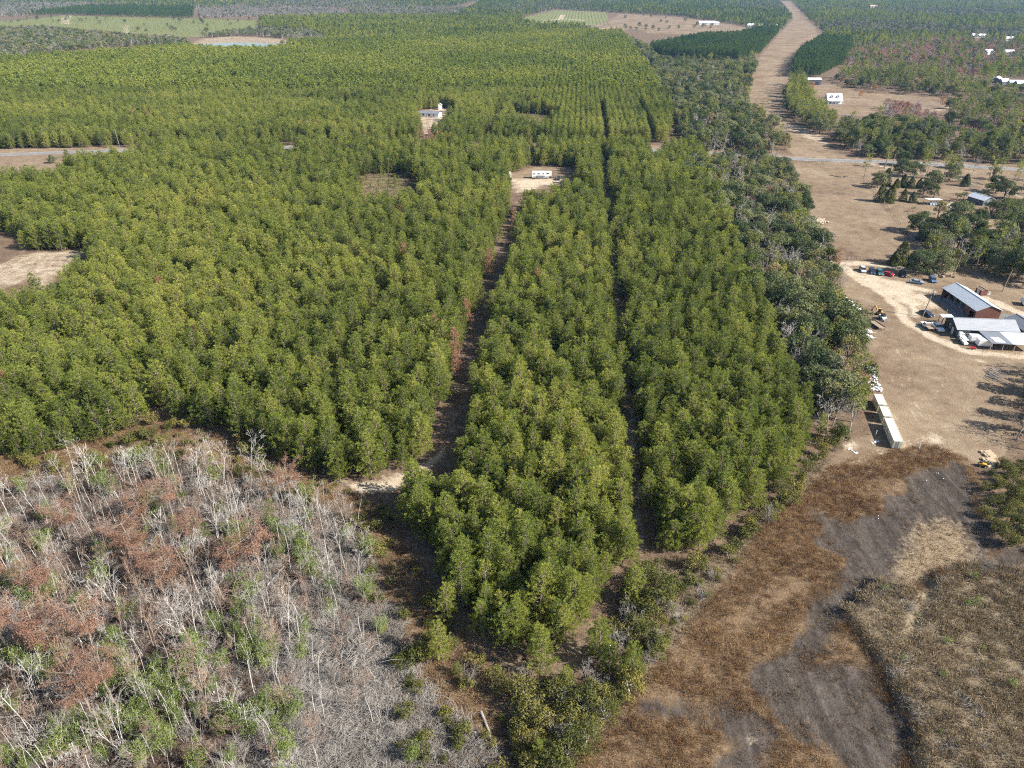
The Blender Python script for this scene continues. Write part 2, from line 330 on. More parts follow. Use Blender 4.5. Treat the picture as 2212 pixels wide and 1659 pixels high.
A['pineE'] = PX([(690, 560), (765, 530), (800, 640), (860, 760), (920, 810), (1000, 860), (880, 870), (790, 840), (690, 770), (660, 680)], z3)
A['woods'] = PX([(1352, 86), (1430, 124), (1600, 134), (1636, 132), (1606, 215), (1688, 295), (1712, 345), (1500, 345), (1465, 300), (1455, 245)])
A['woods2'] = PX([(1470, 362), (1700, 362), (1735, 440), (1790, 520), (1802, 600), (1825, 680), (1885, 800), (1890, 850), (1870, 950), (1800, 975), (1770, 950), (1752, 860), (1690, 745), (1640, 660), (1560, 530)])
A['eastA'] = PX([(890, 750), (1290, 745), (1480, 790), (1640, 850), (2400, 900), (2400, 1140), (1700, 1060), (1150, 1015), (1000, 940)], z3)
A['eastB'] = PX([(950, 560), (1080, 470), (1300, 470), (1680, 500), (1800, 560), (2400, 560), (2400, 900), (1850, 850), (1640, 790), (1700, 700), (1800, 650), (1640, 640), (1250, 600), (970, 610)], z3)
A['redwood'] = PX([(1090, 340), (1300, 300), (1700, 260), (2300, 290), (2400, 380), (1900, 500), (1700, 500), (1300, 470), (1040, 440)], z3)
A['eastC'] = PX([(930, 280), (840, 200), (700, 60), (650, 0), (2600, -6), (2600, 500), (2000, 520), (1880, 500), (2300, 380), (2200, 290), (1700, 260), (1300, 300), (1090, 330)], z3)
A['midN'] = PX([(980, 40), (1050, 0), (1680, 0), (1710, 40), (1690, 64), (1560, 74), (1480, 36), (1330, 28), (1200, 20), (1125, 38)])
A['hammock'] = PX([(-500, 150), (0, 132), (150, 110), (300, 100), (420, 108), (420, 100), (405, 95), (400, 88), (320, 76), (160, 62), (0, 58), (-500, 60)])
A['pondtrees'] = PX([(620, 100), (690, 98), (700, 82), (650, 70), (560, 66), (510, 72), (430, 82), (560, 78), (620, 86)])
A['beach'] = PX([(404, 98), (433, 83), (513, 78), (617, 84), (628, 92), (620, 104), (420, 106)])
A['pond'] = PX([(414, 104), (436, 94), (500, 91), (560, 92), (612, 94), (610, 104), (560, 107), (480, 107)])
A['young'] = PX([(0, 46), (140, 34), (420, 40), (560, 44), (560, 60), (470, 78), (400, 80), (280, 72), (100, 56), (-300, 60), (-300, 52)])
A['greyA'] = PX([(430, 22), (720, 20), (760, 38), (600, 36), (430, 38)])
A['greyB'] = PX([(-400, 12), (190, 8), (120, 24), (40, 36), (-400, 42)])
A['greyC'] = PX([(740, 18), (1120, 20), (1122, 40), (960, 38), (770, 34)])
A['dkpine'] = PX([(60, 34), (200, 17), (420, 20), (418, 40), (140, 33)])
A['midW'] = PX([(560, 44), (760, 40), (1120, 42), (1320, 58), (1350, 84), (1280, 72), (1000, 82), (700, 96), (700, 82), (650, 68), (560, 64)])
A['farN'] = PX([(-900, 12), (190, 7), (420, 19), (740, 17), (980, 16), (1060, -6), (-900, -12)])
A['field'] = PX([(1320, 42), (1340, 30), (1480, 38), (1640, 62), (1600, 72), (1560, 76), (1400, 72), (1380, 64), (1265, 66), (1270, 60)])
A['lightfield'] = PX([(1124, 40), (1200, 22), (1310, 26), (1316, 56), (1160, 50)])
A['clear1'] = PX([(420, 600), (560, 590), (600, 620), (560, 640), (430, 640)], z1)
A['dirtroad'] = PX([(1810, 120), (1850, 113), (1910, 125), (2010, 127)])
TRACKS = [(-28.0, 8.6, 120, 375), (16.8, 5.6, 90, 466), (-63.6, 4.2, 160, 300), (-104, 3.4, 130, 215), (-64, 5.0, 320, 372), (-62, 6.0, 385, 620), (20, 4.0, 500, 640), (52, 5, 500, 640)]
SMALLGAPS = PX([(705, 860), (722, 830), (160, 770), (175, 785), (265, 1010), (380, 610), (405, 790), (640, 905), (1150, 300), (1140, 235), (1370, 235), (575, 190), (755, 228), (740, 236), (190, 143), (620, 185)])
CLEAR = ['rv', 'mobile', 'brushy', 'brushy2', 'bare', 'bare2', 'roadside', 'sandfront']

def unhide(P, polys, h, steps=4):
    """leave out what would stand between the viewer and ground the photograph shows bare: nothing grows there"""
    k = np.ones(len(P), bool)
    W = P + RNG.normal(0, 1, P.shape) * np.clip(P[:, 1:] * .006, .6, 3.2)
    for z in np.linspace(0, h, steps):
        Q = W / (1 - z / CAMH)
        for q in polys: k &= ~inside(Q, q)
    return P[k]
# the drives of sand, as lines
SANDLINES = [
    (PX([(745, 775), (850, 860), (950, 920), (1080, 955), (1250, 940), (1450, 975)], z4), 3.6), (PX([(640, 745), (760, 748), (900, 752), (1050, 770), (1240, 800)], z4), 3.4),
    (PX([(880, 860), (1010, 900), (1130, 900), (1250, 930), (1420, 965)], z4), 2.6),
    (PX([(1000, 930), (1110, 1030), (1200, 1120), (1270, 1210), (1370, 1290), (1500, 1365), (1640, 1420)], z4), 3.6),
    (PX([(690, 1310), (950, 1450), (1250, 1535), (1600, 1605), (2080, 1630), (2400, 1600)], z6), 2.6),
    (PX([(1640, 700), (1900, 830), (2212, 960), (2400, 1040)], z6), 4.0),
    (PX([(1080, 960), (1200, 1000), (1300, 1080), (1330, 1180)], z4), 2.4),
    (PX([(590, 110), (700, 145), (900, 175), (1250, 235), (1550, 290), (1850, 385), (2212, 480)], z7), 2.2),
    (PX([(1300, 745), (1500, 725), (1650, 715), (1800, 690)], z3), 3.0)]
SANDFADE = [(PX([(760, 790), (880, 800), (1130, 880), (1250, 900), (1420, 1000), (1560, 1120), (1420, 1150), (1300, 1110), (1150, 1060), (960, 930)], z4), .72),
            (PX([(1560, 1020), (1900, 1050), (2100, 1200), (1900, 1240), (1600, 1200)], z4), .12),
            (PX([(650, 640), (720, 650), (790, 720), (700, 750), (640, 730)], z4), .45), (PX([(520, 400), (570, 380), (620, 410), (560, 430)], z4), .75),
            (PX([(560, 780), (700, 850), (850, 920), (960, 950), (900, 870), (750, 810), (640, 780)], z3), .5), (PX([(500, 500), (600, 430), (700, 480), (640, 620), (520, 640)], z3), .25)]
TYRELINES = [(PX([(470, 850), (620, 790), (760, 730), (900, 680), (990, 640)], z5), .9), (PX([(480, 870), (640, 820), (800, 745), (930, 700), (1000, 655)], z5), .9),
             (PX([(1000, 620), (920, 560), (870, 450), (840, 320), (810, 200), (790, 60)], z5), .8), (PX([(1030, 600), (950, 540), (905, 430), (885, 300), (850, 180), (830, 60)], z5), .8),
             (PX([(770, 400), (780, 250), (760, 120)], z5), .6), (PX([(1080, 420), (1100, 300), (1010, 200)], z5), .6)]

NECK = PX([(1150, 60), (1190, 190), (1120, 290), (1010, 390), (900, 470), (850, 620)], zm)
DITCH = PX([(1615, 285), (1540, 440), (1490, 540), (1455, 610)], zm)
def raise_(P):
    """height of the ground: the scrubby side of the marsh stands above the wet mud, the wet mud lies a little lower"""
    P = np.asarray(P, float).reshape(-1, 2)
    h = area(P, A['scrub'], .7) * 1.3 - .9 * stroke(P, DITCH, 1.2, .8) - .35 * np.maximum.reduce([area(P, A['mud'], 1.5), area(P, A['mud2'], 1.2), area(P, A['mud3'], 1.5)])
    h = h + .35 * area(P, A['thicket'], 1.5) - 3.0 * area(P, A['pond'], 9)
    x, y = P[:, 0], P[:, 1]
    near = area(P, A['marsh'], 4) + area(P, A['swamp'], 4) + area(P, A['scrub'], 2)
    h = h + np.clip(near, 0, 1) * (.10 * np.sin(x * 1.3 + np.sin(y * .9) * 2) * np.sin(y * 1.1 + x * .35) + .09 * np.sin(x * 2.9 + y * 1.7) * np.sin(y * 2.6 - x * .8))
    return h

# ------------------------------------------------------------------ the ground: one sheet
def axis(lo, hi, fine0, fine1, step, rate):
    a = [0.0]; c = (fine0 + fine1) / 2
    x = fine1; up = list(np.arange(fine0, fine1, step))
    while x < hi: up.append(x); x += max(step, rate * (x - c))
    up.append(hi); dn = []; x = fine0 - step
    while x > lo: dn.append(x); x -= max(step, rate * (c - x))
    dn.append(lo); return np.array(sorted(dn + up))
gx = axis(-4300, 4300, -105, 160, .8, .014); gy = axis(-120, 4900, 55, 165, .8, .010)
GX, GY = np.meshgrid(gx, gy); GP = np.c_[GX.ravel(), GY.ravel()]
def wob(P, s, a):
    x, y = P[:, 0] / s, P[:, 1] / s
    return P + a * np.c_[np.sin(1.7 * y + 1.3 * np.sin(2.1 * x)) + .6 * np.sin(3.9 * y - 2 * x), np.sin(1.9 * x + 1.1 * np.sin(2.3 * y)) + .6 * np.sin(4.3 * x + 1.7 * y)]
WP = wob(GP, 9, .7)
at = {}
at['sand'] = np.zeros(len(GP), np.float32)
for pts, w in SANDLINES: at['sand'] = np.maximum(at['sand'], stroke(WP, pts, w * 1.15, 1.9) * .92)
for poly, k in SANDFADE: at['sand'] = np.maximum(at['sand'], area(WP, poly, 3) * k)
at['sand'] = np.maximum(at['sand'], area(WP, A['rvsand'], 6) * .75); at['sand'] = np.maximum(at['sand'], area(WP, A['sandfront'], 2) * .85)
at['sand'] = np.maximum(at['sand'], area(GP, A['beach'], 10) * .42); at['sand'] = np.maximum(at['sand'], stroke(GP, A['dirtroad'], 9, 2))
at['sand'] = np.maximum(at['sand'], area(GP, A['mobile'], 4) * .5); at['sand'] = np.maximum(at['sand'], area(WP, A['bare'], 3) * .5)
at['sand'] = np.maximum(at['sand'], stroke(GP, PX([(146, 33), (143, 40), (138, 46), (145, 52)]), 14, 3)); at['sand'] = np.maximum(at['sand'], stroke(GP, PX([(272, 55), (273, 72)]), 10, 3) * .8)
for q in ([(1180, 44), (1225, 41), (1260, 44)], [(860, 48), (880, 48), (930, 47)], [(790, 62), (760, 66)], [(1265, 63), (1330, 60)], [(1215, 32), (1210, 42)]):
    at['sand'] = np.maximum(at['sand'], stroke(GP, PX(q), 16, 8) * .8)
for pts, w in TYRELINES: at['sand'] = np.maximum(at['sand'], stroke(WP, pts, w, .45) * .48)
at['sand'] = np.maximum(at['sand'], stroke(WP, fromrow(np.array([-28.3, -28.3]), np.array([140., 372.])), 3.4, 1.4) * .30); at['sand'] = np.maximum(at['sand'], stroke(WP, fromrow(np.array([16.8, 16.8]), np.array([100., 460.])), 2.5, 1.0) * .42)  # sand paled into both lanes, on the left standing in for sunlight stripes
for c, r, k in ((z5(1060, 670), 3.5, .6), (z5(470, 740), 2.5, .6), (z5(620, 690), 2.0, .4), (z5(780, 530), 2.0, .4), (z5(1330, 135), 2.2, .6), (zc(340, 1130), 1.6, .9), (zc(230, 340), 2.2, .6), (zm(490, 1250), 1.6, .45)):
    d = np.hypot(WP[:, 0] - c[0], (WP[:, 1] - c[1])); at['sand'] = np.maximum(at['sand'], np.clip(1.3 - d / r, 0, 1) * k)
road_d = stroke(GP, A['highway'], 26, 6)
at['past'] = np.maximum.reduce([area(WP, A['row'], 4), area(WP, A['yard'], 2), area(WP, A['homes'], 3) * .8, area(GP, A['lawn'], 4), road_d, area(GP, A['field'], 12), area(GP, A['beach'], 10), area(WP, A['bare'], 2.5), area(WP, A['mobile'], 3),
                               area(WP, A['roadside'], 3), area(WP, A['rv'], 3) * .7, area(GP, A['glade'], 1.5) * .55])
at['green'] = np.maximum.reduce([area(GP, A['young'], 15) * .8, area(GP, A['lightfield'], 15), area(WP, A['brushy'], 3) * .5, area(WP, A['brushy2'], 3) * .5, area(GP, A['pineB'], 6) * .35])
at['sedge'] = np.maximum(area(WP, A['marsh'], 2.0), area(WP, A['ring'], 1.5) * .85)
WM = wob(wob(GP, 6.5, 1.3), 2.6, .5)
at['mud'] = np.maximum.reduce([area(WM, A['mud'], 2.4), area(WM, A['mud2'], 2.2), area(WM, A['mud3'], 3.2), stroke(WM, NECK, 5.5, 1.5)])
at['strw'] = area(WP, A['straw'], 3.5)
at['scrb'] = np.maximum(area(WP, A['scrub'], 1.0), area(WP, A['fringe'], 2) * .7)
at['swmp'] = area(WP, A['swamp'], 1.5)
sl = proj(GP)
at['grey'] = at['swmp'] * np.clip((sl[0] - 350) / 500, 0, 1) * np.clip((sl[1] - 1150) / 300, 0, 1) * (sl[2] > 10)
at['grey'] = np.maximum(at['grey'], area(WP, PX([(620, 1330), (850, 1300), (900, 1500), (1060, 1560), (1090, 1850), (500, 1850), (560, 1560)]), 3) * .9)
apron = PX([(930, 670), (1130, 640), (1400, 1000), (1100, 1010), (950, 860), (690, 640)], z6)
at['conc'] = np.maximum(area(GP, apron, .5) * .6, area(GP, PX([(1800, 1000), (1860, 900), (2100, 1000), (2000, 1060)], z6), 1) * .8)
zz_ = raise_(GP)
gm = bpy.data.meshes.new('ground')
nx, ny = len(gx), len(gy)
gm.vertices.add(nx * ny); gm.vertices.foreach_set('co', np.c_[GP, zz_].astype(np.float32).ravel())
I = (np.arange(ny - 1)[:, None] * nx + np.arange(nx - 1)[None]).ravel(); Q = np.c_[I, I + 1, I + nx + 1, I + nx].astype(np.int32)
gm.loops.add(Q.size); gm.loops.foreach_set('vertex_index', Q.ravel()); gm.polygons.add(len(Q)); gm.polygons.foreach_set('loop_start', (np.arange(len(Q)) * 4).astype(np.int32))
gm.update(calc_edges=True); gm.polygons.foreach_set('use_smooth', np.ones(len(Q), bool))
for k, v in at.items():
    a = gm.attributes.new(k, 'FLOAT', 'POINT'); a.data.foreach_set('value', v.astype(np.float32))
def ground_material():
    m, nt, o = newmat('ground_cover'); pos = N(nt, 'ShaderNodeNewGeometry').outputs['Position']
    n_l = noise(nt, .03, 4, pos); n_m = noise(nt, .22, 5, pos, .62); n_f = noise(nt, 1.1, 6, pos, .7); n_g = noise(nt, 3.0, 4, pos, .75)
    wv = N(nt, 'ShaderNodeMapping'); nt.links.new(pos, wv.inputs[0]); wv.inputs['Rotation'].default_value = (0, 0, -.3); wv.inputs['Scale'].default_value = (.5, .09, 1)
    n_s = noise(nt, 1.0, 5, wv.outputs[0], .65, .6)
    def A_(k): return N(nt, 'ShaderNodeAttribute', attribute_name=k).outputs['Fac']
    def mask(k, amt=.7, sharp=4.0, nz=None):
        v = math_(nt, 'ADD', A_(k), math_(nt, 'MULTIPLY_ADD', nz or n_f, amt, -amt * .5))
        c = N(nt, 'ShaderNodeClamp'); nt.links.new(math_(nt, 'MULTIPLY_ADD', math_(nt, 'SUBTRACT', v, .5), sharp, .5), c.inputs[0]); 
        z = math_(nt, 'MULTIPLY', c.outputs[0], math_(nt, 'GREATER_THAN', A_(k), .02)); return z
    mm = math_(nt, 'ADD', math_(nt, 'MULTIPLY', n_m, .5), math_(nt, 'MULTIPLY', n_f, .5))
    mg = math_(nt, 'ADD', math_(nt, 'MULTIPLY', n_f, .5), math_(nt, 'MULTIPLY', n_g, .5))
    base = ramp(nt, mm, [(.3, (.065, .043, .029)), (.5, (.145, .10, .067)), (.7, (.24, .175, .115))])
    pm = math_(nt, 'ADD', math_(nt, 'MULTIPLY', n_l, .34), math_(nt, 'ADD', math_(nt, 'MULTIPLY', n_m, .34), math_(nt, 'MULTIPLY', mg, .32)))
    past = ramp(nt, pm, [(.38, (.105, .070, .044)), (.46, (.178, .126, .082)), (.54, (.232, .172, .113)), (.64, (.305, .24, .165))])
    green = ramp(nt, mm, [(.3, (.10, .11, .045)), (.55, (.19, .195, .085)), (.75, (.27, .25, .13))])
    sedge = ramp(nt, mg, [(.32, (.085, .056, .034)), (.5, (.165, .112, .066)), (.68, (.27, .195, .12))])
    mud = ramp(nt, math_(nt, 'ADD', math_(nt, 'MULTIPLY', n_s, .45), math_(nt, 'MULTIPLY', mg, .55)), [(.38, (.026, .020, .016)), (.47, (.056, .045, .037)), (.56, (.095, .078, .065)), (.66, (.165, .142, .12))])
    strw = ramp(nt, mg, [(.3, (0.158, 0.112, 0.066)), (.5, (0.264, 0.198, 0.125)), (.7, (0.356, 0.284, 0.191))])
    scrb = ramp(nt, mg, [(.3, (.085, .066, .042)), (.5, (.18, .14, .092)), (.7, (.30, .245, .17))])
    swm = ramp(nt, mm, [(.34, (.035, .024, .018)), (.5, (.095, .065, .05)), (.66, (.17, .125, .098))])
    grey = ramp(nt, mg, [(.3, (.075, .064, .056)), (.5, (.16, .142, .128)), (.7, (.26, .238, .215))])
    sand = ramp(nt, mm, [(.3, (0.330, 0.251, 0.165)), (.5, (0.436, 0.356, 0.257)), (.7, (0.515, 0.449, 0.356))])
    conc = ramp(nt, mm, [(.3, (0.145, 0.145, 0.145)), (.7, (0.224, 0.224, 0.221))])
    c = base
    c = mixc(nt, mask('green'), c, green); c = mixc(nt, mask('past', .5), c, past); c = mixc(nt, mask('swmp', .6), c, swm); c = mixc(nt, mask('grey', 1.2, 2.5), c, grey)
    c = mixc(nt, mask('sedge', .9), c, sedge); c = mixc(nt, mask('scrb', .8), c, scrb); c = mixc(nt, mask('mud', 1.5, 2.6, mm), c, mud); c = mixc(nt, mask('strw', 1.6, 1.8), c, strw)
    c = mixc(nt, mask('sand', 1.5, 2.6, mm), c, sand); c = mixc(nt, mask('conc', .3), c, conc)
    p = N(nt, 'ShaderNodeBsdfPrincipled', Roughness=.95); p.inputs['Specular IOR Level'].default_value = .1; nt.links.new(c, p.inputs['Base Color'])
    b = N(nt, 'ShaderNodeBump', Strength=1.0, Distance=.35); nt.links.new(mg, b.inputs['Height']); nt.links.new(b.outputs[0], p.inputs['Normal'])
    nt.links.new(p.outputs[0], o.inputs[0]); return m
gm.materials.append(ground_material())
tag(obj('ground', gm), 'brown and sandy open ground under the woods and marsh', kind='structure')

# highway and its paint
def resample(pts, step):
    L = np.r_[0, np.cumsum(np.linalg.norm(np.diff(pts, axis=0), axis=1))]; t = np.arange(0, L[-1], step)
    return np.c_[np.interp(t, L, pts[:, 0]), np.interp(t, L, pts[:, 1])]
def smooth_line(pts, step=8, it=12):
    p = resample(pts, step)
    for _ in range(it): p[1:-1] = (p[:-2] + 2 * p[1:-1] + p[2:]) / 4
    return p
HW = smooth_line(A['highway'])
def ribbon(mb, line, off, w, z):
    T = np.gradient(line, axis=0); T /= np.linalg.norm(T, axis=1)[:, None]; n = np.c_[-T[:, 1], T[:, 0]]
    a = line + n * (off - w / 2); b = line + n * (off + w / 2); k = len(line)
    V = np.zeros((2 * k, 3)); V[:k, :2] = b; V[k:, :2] = a; V[:, 2] = z
    mb.add(V, [[i, k + i, k + i + 1, i + 1] for i in range(k - 1)])
mb = MB(); ribbon(mb, HW, 0, 7.6, .06)
tag(obj('road', (mb, stdmat('worn_asphalt', (.20, .20, .21), (.15, .15, .155), .4, .9))), 'grey two lane asphalt road crossing between the pine blocks', kind='structure')
mb = MB(); ribbon(mb, HW, 3.45, .22, .075); ribbon(mb, HW, -3.45, .22, .075)
tag(obj('road_markings', (mb, M['white'])), 'white edge lines along the asphalt road', kind='structure')
mb = MB()
ribbon(mb, HW, .15, .15, .075); ribbon(mb, HW, -.15, .15, .075)
tag(obj('road_centre_markings', (mb, stdmat('yellow_road_paint', (.5, .36, .06)))), 'yellow double centre line of the asphalt road', kind='structure')
# pond
mb = MB(); P = A['pond']; mb.V.append(np.c_[P, np.full(len(P), -.5)].astype(np.float32)); mb.n = len(P); mb.F.append([list(range(len(P)))[::-1] if np.cross(P[1] - P[0], P[2] - P[1]) < 0 else list(range(len(P)))]); mb.M.append(np.zeros(1, np.int32)); mb.S.append(np.zeros(1, bool))
m, nt, o = newmat('pond_water'); p = N(nt, 'ShaderNodeBsdfPrincipled', Roughness=.04); p.inputs['Base Color'].default_value = (.02, .035, .05, 1); b = N(nt, 'ShaderNodeBump', Strength=.05); nt.links.new(noise(nt, .8, 2, N(nt, 'ShaderNodeNewGeometry').outputs['Position']), b.inputs['Height']); nt.links.new(b.outputs[0], p.inputs['Normal']); nt.links.new(p.outputs[0], o.inputs[0])
tag(obj('pond_water', (mb, m)), 'blue pond water by its sandy bank far off', kind='structure')
#@@TREES
# ------------------------------------------------------------------ plants
def jig(rng, n, s): return rng.normal(size=(n, 3)) * s
def pine(seed, h=11.5, R=2.7, z0=2.2, lod=0, sparse=1.0):
    """whorled branches carrying sprays of needles; returns (trunk, crown)"""
    rng = np.random.default_rng(seed); T = MB(); C = MB()
    zt = np.linspace(0, h * .97, 7); bend = np.c_[np.cumsum(rng.normal(0, .06, 7)), np.cumsum(rng.normal(0, .06, 7)), zt]; bend[0, :2] = 0
    T.tube(bend, np.linspace(.16, .03, 7), 6)
    step = .55 if lod == 0 else 1.0; z = z0; P = []; D = []; S = []
    while z < h - .2:
        t = (z - z0) / (h - z0); L0 = R * min(1.0, .62 + t * 2.2) * (1 - t) ** .54 + .15
        nb = (5 if lod == 0 else 4) if t < .85 else 3
        a0 = rng.uniform(0, 2 * PI); c = np.array([np.interp(z, zt, bend[:, 0]), np.interp(z, zt, bend[:, 1]), z])
        for k in range(nb):
            if rng.random() > sparse: continue
            a = a0 + k * 2 * PI / nb + rng.normal(0, .3); L = L0 * rng.uniform(.62, 1.18); up = .18 + .55 * t + rng.normal(0, .1)
            d = np.array([math.cos(a), math.sin(a), up]); d /= np.linalg.norm(d)
            tip = c + d * L + np.array([0, 0, L * L * .05])
            if lod == 0 and L > .7: T.tube([c, c + d * L * .5, tip], [.045, .03, .012], 3)
            nt_ = max(2, int(L / (.42 if lod == 0 else .8)))
            for q in range(nt_):
                f = 1 - q / nt_ * .75; pp = c + (tip - c) * f + rng.normal(0, .16 if lod == 0 else .25, 3)
                P.append(pp); D.append(d + np.array([0, 0, .85])); S.append(1.0)
        z += step * rng.uniform(.8, 1.2)
    P.append(bend[-1] + [0, 0, .2]); D.append([0, 0, 1]); S.append(1)
    P = np.array(P); D = np.array(D); D /= np.linalg.norm(D, axis=1)[:, None]
    k = 16 if lod == 0 else 5
    PP = np.repeat(P, k, 0); DD = np.repeat(D, k, 0) + jig(rng, len(PP), .5)
    if lod == 0: C.blades(PP, DD, rng.uniform(.34, .72, len(PP)), rng.uniform(.05, .10, len(PP)), 0, rng)
    else: C.blades(PP, DD, rng.uniform(.8, 1.25, len(PP)), rng.uniform(.34, .55, len(PP)), 0, rng)
    return T, C
def tallpine(seed, h=17, R=3.4):
    rng = np.random.default_rng(seed); T = MB(); C = MB(); zt = np.linspace(0, h * .96, 8)
    b = np.c_[np.cumsum(rng.normal(0, .12, 8)), np.cumsum(rng.normal(0, .12, 8)), zt]; b[0, :2] = 0; T.tube(b, np.linspace(.24, .06, 8), 7)
    P = []; D = []
    for z in np.arange(h * .45, h, .7):
        t = (z / h - .45) / .55; L0 = R * (.55 + .9 * t) * (1.05 - t) ** .5
        c = np.array([np.interp(z, zt, b[:, 0]), np.interp(z, zt, b[:, 1]), z])
        for k in range(3 if t < .5 else 4):
            if rng.random() < .22: continue
            a = rng.uniform(0, 2 * PI); L = L0 * rng.uniform(.5, 1.15); d = np.array([math.cos(a), math.sin(a), .12 + .5 * t]); tip = c + d * L
            T.tube([c, c + d * L * .5, tip], [.07, .045, .02], 3)
            for q in range(max(2, int(L / .5))):
                P.append(c + d * L * (1 - q * .45 / max(L, .5) * .9) + rng.normal(0, .26, 3)); D.append(d + [0, 0, .6])
    P = np.array(P); D = np.array(D); PP = np.repeat(P, 9, 0); DD = np.repeat(D, 9, 0) + jig(rng, len(PP), .75)
    C.blades(PP, DD, rng.uniform(.45, .8, len(PP)), rng.uniform(.14, .26, len(PP)), 0, rng); return T, C
def broad(seed, h=9.0, R=5.0, nl=13, leaf=.5, n=2600, flat=.62, base=.2):
    """round-headed broadleaf: limbs out to lobes, leaves over each lobe"""
    rng = np.random.default_rng(seed); T = MB(); C = MB()
    fork = np.array([rng.normal(0, .3), rng.normal(0, .3), h * base * .8]); T.tube([[0, 0, -.2], fork * .5 + [0, 0, 0], fork], [.045 * h, .036 * h, .03 * h], 7)
    cs = []; rs = []
    for i in range(nl):
        a = i * 2.4 + rng.normal(0, .35); rr = R * .72 * math.sqrt((i + .4) / nl) * rng.uniform(.75, 1.12); q = rr / R
        z = h * (base + (1 - base) * (.12 + .66 * math.sqrt(max(0, 1 - q * q)) * rng.uniform(.5, 1.1)))
        c = np.array([math.cos(a) * rr, math.sin(a) * rr, z]); r = R * rng.uniform(.26, .46); cs.append(c); rs.append(r)
        T.tube([fork, (fork + c) / 2 + rng.normal(0, .25, 3), c], [.020 * h, .012 * h, .03], 4)
    for i in range(nl):                                             # skirts that hang lower round the edge
        a = rng.uniform(0, 2 * PI); c = np.array([math.cos(a) * R * .66, math.sin(a) * R * .66, h * rng.uniform(.16, .5)]); cs.append(c); rs.append(R * rng.uniform(.24, .36))
    rs = np.array(rs); w = rs ** 2 / (rs ** 2).sum()
    for c, r, f in zip(cs, rs, w):
        k = int(n * f); d = rng.normal(size=(k, 3)); d[:, 2] = np.abs(d[:, 2]) * 1.1 - .35 * rng.random(k); d /= np.linalg.norm(d, axis=1)[:, None]
        rad = r * rng.uniform(.62, 1.1, k)[:, None]; Pp = c + d * rad * [1, 1, flat + .15]
        C.cards(Pp, d + jig(rng, k, .55), rng.uniform(.6, 1.25, k) * leaf, .8, 0, rng)
    return T, C
def cedar(seed, h=7, R=2.6, n=1900):
    rng = np.random.default_rng(seed); T = MB(); C = MB(); T.tube([[0, 0, 0], [0, 0, h * .5], [0, 0, h * .9]], [.2, .12, .03], 6)
    t = rng.random(n) ** 1.3; a = rng.uniform(0, 2 * PI, n); lob = 1 + .22 * np.sin(3 * a + seed) * np.sin(t * 7 + seed)
    r = R * (1 - t) ** .55 * lob * rng.uniform(.7, 1.05, n); P = np.c_[np.cos(a) * r, np.sin(a) * r, .4 + t * (h - .4)]
    C.cards(P, np.c_[np.cos(a), np.sin(a), np.full(n, .5)] + jig(rng, n, .5), rng.uniform(.35, .7, n), .7, 0, rng); return T, C
def bare(seed, h=11, levels=3, spread=.55, kids=(9, 5, 4), r0=.15, broken=0.0, lean=.06, stems=1, start=.35, twigw=.028):
    """leafless tree: trunk, limbs and fine twigs; returns (trunk, crown of branches)"""
    rng = np.random.default_rng(seed); T = MB(); C = MB()
    def grow(p, d, L, r, lv, out):
        n = 6 if lv == 0 else 4; path = [p]; dd = d.copy()
        for i in range(n - 1):
            dd = dd + rng.normal(0, .045 if lv == 0 else .15, 3); dd[2] += .05 * (lv > 0); dd /= np.linalg.norm(dd); path.append(path[-1] + dd * L / (n - 1))
        path = np.array(path); e = r * (.35 if lv == 0 else .4)
        if lv == 0 and rng.random() < broken: e = r * .7
        (T if lv == 0 else C).tube(path, np.linspace(r, max(e, .012), n), 6 if lv == 0 else 3)
        if lv >= levels: return
        kk = kids[lv]; kk = max(1, int(kk * rng.uniform(.7, 1.2)))
        for i in range(kk):
            f = start + (1 - start) * (i + rng.random()) / kk if lv == 0 else rng.uniform(.3, 1); x = f * (n - 1); j = min(int(x), n - 2)
            q = path[j] + (path[j + 1] - path[j]) * (x - j); ax = rng.normal(size=3); ax -= ax @ dd * dd; ax /= np.linalg.norm(ax)
            a = rng.uniform(.5, 1.1) * (spread / .55); nd = dd * math.cos(a) + ax * math.sin(a)
            LL = L * (.42 if lv == 0 else .55) * rng.uniform(.6, 1.1) * (1.15 - .5 * f if lv == 0 else 1)
            grow(q, nd, LL, max(r * (.45 if lv == 0 else .5) * (1.1 - .5 * f), twigw), lv + 1, out)
    for s in range(stems):
        a = rng.uniform(0, 2 * PI); d = np.array([math.cos(a) * (lean + .12 * (stems > 1)), math.sin(a) * (lean + .12 * (stems > 1)), 1]); d /= np.linalg.norm(d)
        grow(np.array([math.cos(a) * .25 * (stems > 1), math.sin(a) * .25 * (stems > 1), -.1]), d, h * rng.uniform(.75, 1) if stems > 1 else h, r0 * (1 if stems == 1 else .75), 0, None)
    return T, C
